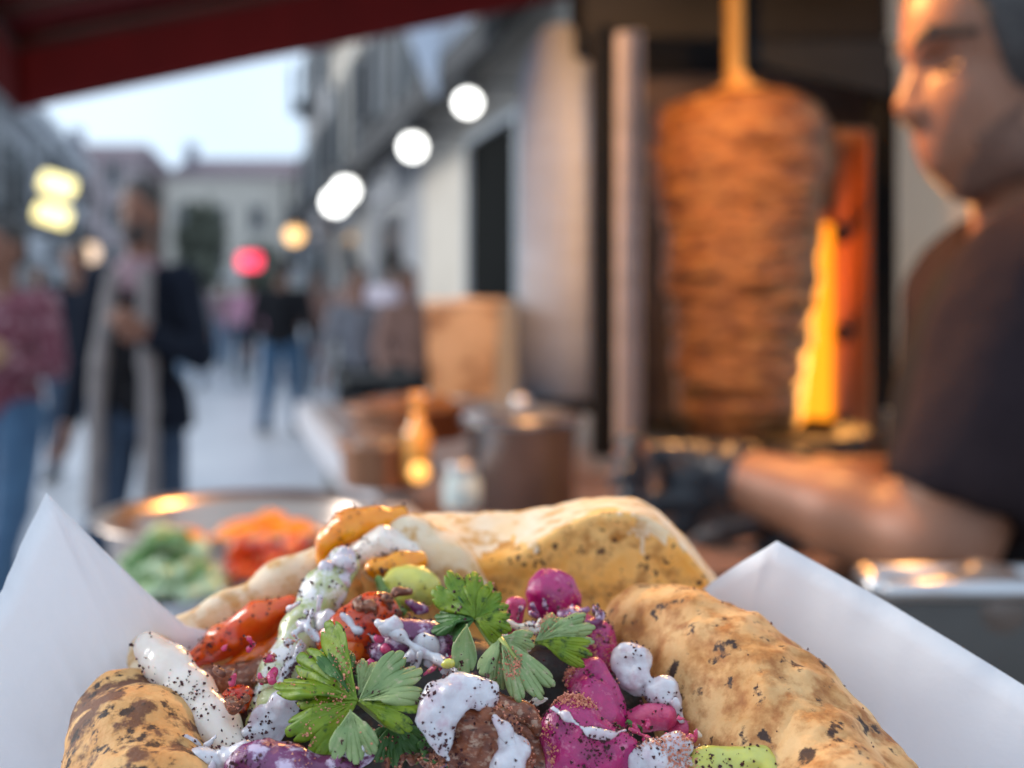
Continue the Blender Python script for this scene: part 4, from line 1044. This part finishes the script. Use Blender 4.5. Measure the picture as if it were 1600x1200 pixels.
food('yoghurt_smear', 'white yoghurt smear on top of the long cucumber slice', 'sauce', [*smear(522, 898, .2185, 42, 24, 14, -.9), *smear(548, 872, .221, 18, 18, 12), *smear(508, 968, .211, 20, 18, 10)], 'sauce', dark=1.0, seed=14)
food('cucumber_slice', 'yoghurt coated cucumber end beside the large cilantro leaf', 'cucumber', chain([(404, 1130, .196, 26), (436, 1098, .195, 30), (452, 1078, .196, 18)]), 'cucumber', dark=.6, seed=15)
food('yoghurt_smear', 'lilac white yoghurt on the cucumber end', 'sauce', [*smear(424, 1122, .1915, 38, 34, 12, -.6), *smear(400, 1152, .190, 26, 18, 12)], 'sauce', dark=1.6, seed=16)
food('tomato_chunk', 'large red orange tomato chunk in the middle left', 'tomato', [ball(556, 990, .211, 54, 42, 34), ball(585, 956, .213, 34, 26, 26), ball(530, 1004, .210, 28, 26, 22)], 'tomato', k=.004, amp=.0006, dark=1.1, seed=17)
food('tomato_chunk', 'orange underside piece below the red tomato chunk', 'tomato', [ball(540, 1010, .2075, 30, 24, 20)], 'tomato_orange', dark=.3, seed=18)
food('red_cabbage_piece', 'purple cabbage piece streaked with yoghurt in the centre', 'cabbage', chain([(600, 1024, .204, 20), (640, 996, .203, 30), (684, 1000, .203, 24)]), 'cabbage', amp=.0006, dark=2.2, seed=19)
food('yoghurt_smear', 'white yoghurt dabs over the central purple cabbage', 'sauce', [*smear(612, 984, .2005, 26, 14, 9, -.5), *smear(666, 1006, .1995, 20, 15, 8, .3), *smear(628, 1028, .1985, 28, 8, 7, -.2)], 'sauce', dark=1.6, seed=20)
food('red_cabbage_piece', 'small dull purple cabbage bit left of the upper cilantro', 'cabbage', [ball(650, 946, .212, 28, 14, 14, -.4)], 'cabbage', dark=1, seed=21)
# pickled turnips on the right
TG = 'pickled turnip pieces'
food('pickled_turnip', 'topmost magenta turnip piece against the bread flap', 'turnip', [ball(868, 934, .221, 40, 40, 32, .2), ball(848, 924, .221, 24, 32, 24)], 'turnip', k=.004, dark=.4, pale=.1, seed=22, group=TG)
food('pickled_turnip', 'dark magenta turnip bit right beside the upper cilantro', 'turnip', [ball(798, 962, .213, 22, 34, 20, -.4)], 'turnip_pink', dark=1.4, pale=.6, seed=23, group=TG)
food('pickled_turnip', 'magenta turnip piece right of the feathery light cilantro', 'turnip', chain([(900, 972, .213, 30), (930, 1000, .211, 34), (938, 1030, .209, 26)]), 'turnip', dark=.7, pale=.8, seed=24, group=TG)
food('pickled_turnip', 'large upright magenta turnip right of the dark gap', 'turnip', chain([(922, 1062, .200, 34), (934, 1098, .196, 38), (938, 1132, .193, 34)]), 'turnip', dark=.9, pale=.9, seed=25, group=TG)
food('pickled_turnip', 'lowest and biggest magenta turnip with crusty top', 'turnip', [ball(888, 1136, .184, 44, 40, 30, .4), ball(945, 1176, .182, 52, 44, 34), ball(880, 1190, .183, 40, 46, 30)], 'turnip', k=.004, amp=.0006, dark=1.6, pale=1.3, seed=26, group=TG)
food('pickled_turnip', 'pink turnip piece under the yoghurt at the right', 'turnip', [ball(1012, 1122, .194, 44, 28, 26, .2)], 'turnip_pink', dark=.5, pale=1.2, seed=27, group=TG)
food('pickled_turnip', 'small dark pink turnip bit touching the right bread edge', 'turnip', [ball(1072, 1138, .196, 24, 18, 20)], 'turnip_pink', dark=.6, pale=.2, seed=28, group=TG)
food('yoghurt_dollop', 'bluish white yoghurt dollop right of the turnips', 'sauce', [ball(982, 1028, .202, 20, 30, 12, .5), ball(1000, 1062, .199, 17, 24, 10, .2), ball(1034, 1088, .197, 26, 14, 9, -.5), ball(1058, 1108, .194, 9, 24, 6, .2), *smear(985, 1035, .2015, 22, 30, 7, .5, 9), *smear(1030, 1088, .197, 32, 13, 7, -.4, 8)], 'sauce', k=.003, dark=.5, pale=.2, seed=29)
food('cauliflower_piece', 'whitish lilac crumbly piece at the lower right', 'vegetable', [ball(1012, 1182, .180, 30, 28, 22), ball(1050, 1170, .181, 28, 20, 20), ball(1040, 1208, .179, 36, 24, 22)], 'sauce', amp=.0009, dark=1.2, pale=.6, seed=30)
food('pickle_slice', 'yellow green pickle slice at the bottom right edge', 'pickle', [ball(1130, 1200, .180, 74, 34, 30, .25), ball(1190, 1216, .180, 40, 26, 26)], 'pickle_yellow', k=.004, amp=.0006, dark=.8, pale=.3, seed=31)
food('gap_shade', 'dark blob put in for the shade deep in the gap', 'cabbage', [ball(862, 1060, .214, 40, 46, 24)], 'filling_shade', dark=.1, seed=32)  # dark lump painted in where the gap is only shaded
# meat and the large yoghurt blob
food('meat_piece', 'long thin meat strip running diagonally below the pale leaves', 'meat', chain([(716, 1058, .192, 10), (760, 1082, .189, 14), (806, 1112, .186, 16), (842, 1138, .184, 12)]), 'meat', amp=.0007, dark=2.2, pale=.5, seed=33)
food('meat_piece', 'crusty brown grilled meat chunk with yoghurt at bottom centre', 'meat', [ball(752, 1142, .180, 52, 44, 34, .5), ball(786, 1190, .178, 54, 40, 34), ball(724, 1176, .181, 30, 40, 26)], 'meat', k=.004, amp=.0011, dark=1.6, pale=.6, seed=34)
food('meat_piece', 'dark reddish meat edge left of the lowest turnip', 'meat', chain([(800, 1128, .186, 14), (828, 1150, .185, 18), (845, 1186, .184, 16)]), 'meat', dark=1, seed=35)
food('yoghurt_dollop', 'large white yoghurt drop running over the meat', 'sauce', [ball(682, 1098, .1795, 23, 27, 14), ball(716, 1080, .181, 28, 17, 13, .3), ball(750, 1092, .1788, 22, 11, 9, .4), *smear(735, 1080, .1795, 44, 13, 8, .4, 9), *smear(690, 1108, .1785, 20, 26, 7, 0, 8), *chain([(676, 1120, .178, 13), (684, 1146, .177, 6), (694, 1172, .1765, 3.5), (700, 1186, .1765, 6)])], 'sauce', k=.003, amp=.0003, dark=1.3, seed=36)
food('yoghurt_dollop', 'thin yoghurt trail along the front of the meat chunk', 'sauce', [*smear(808, 1166, .1765, 34, 12, 8, .8), *smear(790, 1196, .1745, 30, 14, 10, .2)], 'sauce', dark=1.8, pale=.5, seed=37)
# bottom left cabbage
food('red_cabbage_piece', 'large glossy purple cabbage piece at the bottom left', 'cabbage', [ball(430, 1196, .178, 76, 38, 40), ball(510, 1208, .177, 60, 34, 36, .15), ball(556, 1180, .181, 28, 22, 18)], 'cabbage', k=.004, amp=.0007, dark=1.2, pale=.2, seed=38)
food('yoghurt_smear', 'speckled white yoghurt beside the large purple cabbage', 'sauce', [*smear(330, 1192, .180, 34, 26, 20, -.4), *smear(372, 1176, .179, 26, 12, 12, -.5), *smear(540, 1172, .1765, 20, 9, 7, -.1), *smear(575, 1166, .1765, 12, 14, 7)], 'sauce', dark=1.8, seed=39)
food('tomato_chunk', 'little red tomato bit at the tip of the large cilantro', 'tomato', [ball(462, 1084, .192, 11, 12, 9)], 'tomato', dark=.5, seed=40)
food('corn_kernel', 'small yellow kernel above the large yoghurt drop', 'corn', [ball(702, 1036, .187, 14, 11, 10)], 'pickle_yellow', dark=.6, pale=.3, seed=41)
for i_, (pts_, lb_) in enumerate((([(590, 972, .2005, 4), (622, 992, .1995, 6), (655, 1018, .1985, 4), (690, 1030, .1965, 6), (716, 1052, .190, 4)], 'thin yoghurt drizzle crossing the central purple cabbage'),
        ([(470, 1010, .2045, 4), (452, 1040, .202, 6), (440, 1066, .1985, 4), (420, 1092, .193, 5)], 'thin yoghurt drizzle down the long cucumber slice'),
        ([(856, 1104, .1805, 3), (886, 1120, .1785, 5), (918, 1142, .1775, 4), (950, 1150, .1775, 5), (978, 1140, .179, 3)], 'thin yoghurt drizzle over the crusty lowest turnip'),
        ([(772, 1120, .176, 4), (790, 1142, .1755, 6), (800, 1170, .175, 4), (818, 1196, .1745, 5)], 'thin yoghurt drizzle over the brown meat chunk'),
        ([(536, 960, .2085, 4), (560, 984, .2070, 5), (590, 998, .2065, 4)], 'thin yoghurt drizzle on the red tomato chunk'))):
    food('yoghurt_drizzle', lb_, 'sauce', chain(pts_), 'sauce', k=.003, dark=1.5, seed=60 + i_)
# small crumbs of onion and spice filling the gaps
pr_ = []
zones = [(600, 760, 1026, 1060), (340, 430, 1036, 1120), (770, 850, 975, 1015), (880, 965, 950, 980), (480, 610, 1026, 1066), (585, 720, 1000, 1050), (455, 500, 940, 1010), (560, 640, 925, 960), (800, 850, 1010, 1110),
         (690, 780, 1110, 1200), (880, 1000, 1130, 1165), (960, 1090, 1120, 1165), (300, 400, 1150, 1200), (600, 700, 1180, 1200), (1060, 1100, 1140, 1200), (800, 900, 940, 1000), (650, 700, 1150, 1200), (350, 430, 1000, 1070)]
for k_ in range(210):
    z_ = zones[k_ % len(zones)]; x, y = random.uniform(*z_[:2]), random.uniform(*z_[2:])
    rx_ = random.uniform(4, 13); dd = .1985 - (y - 1040) * .00012 - random.uniform(-.001, .002)
    a_ = random.uniform(-1.5, 1.5); q1 = (x - rx_ * math.cos(a_), y - rx_ * math.sin(a_)); q2 = (x + rx_ * math.cos(a_), y + rx_ * math.sin(a_)); th = random.uniform(3, 7)
    pr_.append(cone(P(*q1, dd), P(*q2, dd + random.uniform(-.0012, .0012)), pxr(th, dd), pxr(th * random.uniform(.5, 1), dd)))
for j, (m_, lb_) in enumerate((('sauce', 'small yoghurt coated crumbs between the vegetables'), ('meat', 'brown meat shreds between the vegetables'), ('onion', 'finely chopped pale onion bits in the filling'), ('cabbage', 'finely shredded purple cabbage bits in the filling'), ('leaf_deep', 'chopped green herb bits in the filling'), ('turnip_pink', 'small pink pickle shreds in the filling'))):
    sel = pr_[j::6]
    v, f = surf(sel, .00045, .0008, amp=.0004, freq=450, seed=j); tag(link(('food_crumbs', 'meat_shreds', 'chopped_onion', 'shredded_cabbage', 'chopped_herb', 'pickle_shreds')[j], v, f, m_), lb_, 'filling', kind='stuff'); FOODS.append((v, f, 1.2, .5))

# --- cilantro
def fan(base, tip, A, teeth=3, arch=.12, nrm=(0, -.8, .6), seed=0, cup=0.0, waist=.0):
    b = P(*base); tvec = P(*tip) - b; Ln = np.linalg.norm(tvec); d = tvec / Ln
    n0 = np.array(nrm, float); n0 /= np.linalg.norm(n0); sd = np.cross(d, n0); sd /= np.linalg.norm(sd); nn = np.cross(sd, d)
    V, Fs, ve = [], [], []; na, ntt = 72, 16; rg = np.random.default_rng(seed); ph = rg.random(4) * 6
    for i in range(na + 1):
        a = (-1 + 2 * i / na); ang = a * A
        main = abs(math.cos(teeth * .5 * math.pi * a)) ** .55 if teeth % 2 else abs(math.sin(teeth * .5 * math.pi * a)) ** .55
        sub = abs(math.cos(teeth * 1.5 * math.pi * a)) ** .7
        R = Ln * (.60 + .27 * main ** 1.2 + .11 * min(1, sub * 1.5)) * (1 - .14 * a * a)
        for j in range(ntt + 1):
            t_ = j / ntt; r_ = R * t_
            wv = .11 * Ln * math.sin(ang * 4 + ph[0]) * t_ + .035 * Ln * math.sin(t_ * 6 + ang * 3 + ph[1]) * t_ - .10 * Ln * max(0, t_ - .65) * (1 + math.sin(ang * 6 + ph[2]))
            hgt = arch * Ln * math.sin(math.pi * t_ * .8) + cup * Ln * a * a * t_ + wv
            an2 = ang * (1 - waist * (1 - t_))
            V.append(b + d * r_ * math.cos(an2) + sd * r_ * math.sin(an2) + nn * hgt)
            x = abs(((a * teeth * .5 + .5 * (teeth % 2)) % 1) - .5) * 2 if False else abs(math.sin(teeth * .5 * math.pi * a)) if teeth % 2 else abs(math.cos(teeth * .5 * math.pi * a))
            ve.append(max(0, 1 - x * 14 * (.3 + t_)) * .45)
    for i in range(na):
        for j in range(ntt): q_ = i * (ntt + 1) + j; Fs.append((q_, q_ + 1, q_ + ntt + 2, q_ + ntt + 1))
    V = np.array(V); V = V + nn * (.0004 * fbm(V * 330, seed % 50))[:, None]
    return V, np.array(Fs), ve
def sprig(label, base, leaflets, stem, mdef):
    t = thing('cilantro_sprig', label, 'cilantro', P(*base))
    for i_, lf in enumerate(leaflets):
        tip, A, teeth = lf[0], lf[1] * (1.3 if lf[2] > 1 else 1.1), lf[2]; kw = lf[3] if len(lf) > 3 else {}
        m_ = kw.pop('m', mdef); bs = kw.pop('base', base); dk = kw.pop('dark', .25); pl_ = kw.pop('pale', .35)
        v, f, ve = fan(bs, tip, A, teeth, seed=i_ + len(label), **kw)
        o = link('leaflet', v, f, m_, t, vein=ve); md = o.modifiers.new('thickness', 'SOLIDIFY'); md.thickness = .00022
        FOODS.append((v, f, dk, pl_))
    if stem:
        v, f = tube([P(*q[:3]) for q in stem], [pxr(q[3], q[2]) for q in stem], 8); link('stem', v, f, 'herb_stem', t)
    return t
sprig('large green cilantro sprig spread across the centre left of the filling', (560, 1096, .1800),
      [((456, 1150, .1815), .62, 3, dict(arch=.10)), ((458, 1012, .190), .50, 3, dict(m='leaf_green', arch=.08)), ((520, 1020, .188), .38, 3, dict(m='leaf_deep', base=(545, 1080, .181))),
       ((662, 1046, .1835), .50, 3, dict(m='leaf_dusty', pale=1.2)), ((664, 1112, .1800), .42, 3, dict(m='leaf_green')), ((556, 1196, .1735), .52, 3, dict(m='leaf_dusty', base=(548, 1110, .178), pale=.1)),
       ((590, 1032, .1865), .40, 3, dict(m='leaf_dusty', base=(560, 1088, .181), pale=2.2))],
      [(560, 1096, .1815, 5), (600, 1130, .188, 5), (650, 1190, .196, 5)], 'leaf_green')
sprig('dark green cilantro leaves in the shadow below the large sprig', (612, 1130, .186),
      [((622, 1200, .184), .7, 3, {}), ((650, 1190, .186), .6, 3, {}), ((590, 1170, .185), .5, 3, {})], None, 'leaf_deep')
sprig('bright green cilantro sprig standing at the top centre', (742, 968, .199),
      [((702, 898, .207), .50, 3, dict(arch=.05, dark=.5)), ((742, 902, .206), .42, 3, dict(arch=.05)), ((676, 960, .203), .55, 3, dict(m='leaf_deep')), ((782, 926, .204), .45, 3, {}),
       ((800, 986, .198), .5, 3, {}), ((700, 990, .200), .5, 3, dict(m='leaf_deep'))],
      [(742, 968, .2, 4), (770, 1010, .197, 4), (800, 1040, .196, 4)], 'leaf_green')
sprig('pale dusty cilantro leaf hanging down in the centre', (730, 976, .1935),
      [((724, 1056, .1885), .36, 1, dict(cup=.15, arch=.12, pale=.3))], None, 'leaf_dusty')
sprig('long pale cilantro leaf pointing down right beside the meat strip', (782, 998, .194),
      [((848, 1098, .1865), .34, 3, dict(arch=.08, pale=.8)), ((786, 1078, .189), .34, 3, dict(arch=.08)), ((752, 1060, .190), .3, 1, {}), ((835, 1010, .195), .4, 3, {})],
      [(782, 998, .1935, 5), (812, 1040, .190, 4), (840, 1085, .187, 2)], 'leaf_dusty')
sprig('feathery light green cilantro sprig lying over the turnips', (836, 1004, .197),
      [((930, 982, .2), .30, 3, dict(pale=1.4)), ((912, 1006, .197), .30, 3, dict(m='leaf_dusty', pale=1)), ((926, 1028, .196), .25, 3, dict(m='leaf_green')), ((878, 972, .202), .35, 3, dict(pale=1.5))],
      [(836, 1004, .1975, 4), (880, 1004, .198, 3), (905, 1020, .197, 2)], 'leaf_dusty')

# --- sumac and spice sprinkled over everything
ico = None
def specks(name, label, m, key, total, rmin, rmax, seed, thr):
    rg = np.random.default_rng(seed); P0, Nn, W = [], [], []
    for (v, f, dk, plv) in FOODS:
        dens = dk if key == 0 else plv
        if dens <= 0: continue
        v = np.asarray(v); f = np.asarray(f)
        c = v[f].mean(1); nrm = np.cross(v[f[:, 2]] - v[f[:, 0]], v[f[:, 3]] - v[f[:, 1]]); ar = np.linalg.norm(nrm, axis=1) / 2
        nrm = nrm / (ar[:, None] * 2 + 1e-15)
        # the fan leaves may face either way: flip to face up and out
        fac = nrm @ np.array([0, -.55, .83])
        if key is not None and len(f) < 1300: nrm = nrm * np.sign(fac)[:, None]; fac = np.abs(fac)
        ok = fac > (.05 if key == 0 else .25)
        cl = np.clip((fbm(c * 230, 31) + .12) * 2.2, .08, 2.2) if key == 0 else np.clip((fbm(c * 190, 77) - .35) * 4, 0, 2)
        P0.append(c); Nn.append(nrm); W.append(ar * dens * ok * cl)
    P0 = np.concatenate(P0); Nn = np.concatenate(Nn); W = np.concatenate(W); W /= W.sum()
    idx_ = rg.choice(len(P0), total, p=W)
    base = np.array([(0, 0, 1), (0, 0, -1), (1, 0, 0), (-.5, .87, 0), (-.5, -.87, 0)]); bf = [(0, 2, 3), (0, 3, 4), (0, 4, 2), (1, 3, 2), (1, 4, 3), (1, 2, 4)]
    V, Fs = [], []
    for q_ in idx_:
        r_ = rmin + (rmax - rmin) * rg.random() ** 2.2
        Rm, _ = np.linalg.qr(rg.normal(size=(3, 3)))
        pts = (base * (r_ * rg.uniform(.6, 1.2, 3))) @ Rm + P0[q_] + rg.normal(size=3) * .00025 + Nn[q_] * r_ * .45
        n = len(V) * 5; V.append(pts); Fs += [(a + n, b + n, c + n) for a, b, c in bf]
    tag(link(name, np.concatenate(V), Fs, m, smooth=False), label, 'spice', kind='stuff')
specks('sumac_flakes', 'dark red sumac flakes sprinkled over the filling', 'sumac_dark', 0, 4200, .00014, .00046, 5, 0)
specks('spice_grains', 'light orange spice grains clustered on the turnips and leaves', 'sumac_pale', 1, 4200, .00012, .00034, 6, 0)
for o in bpy.data.objects:
    if '_w' in o: del o['_w']
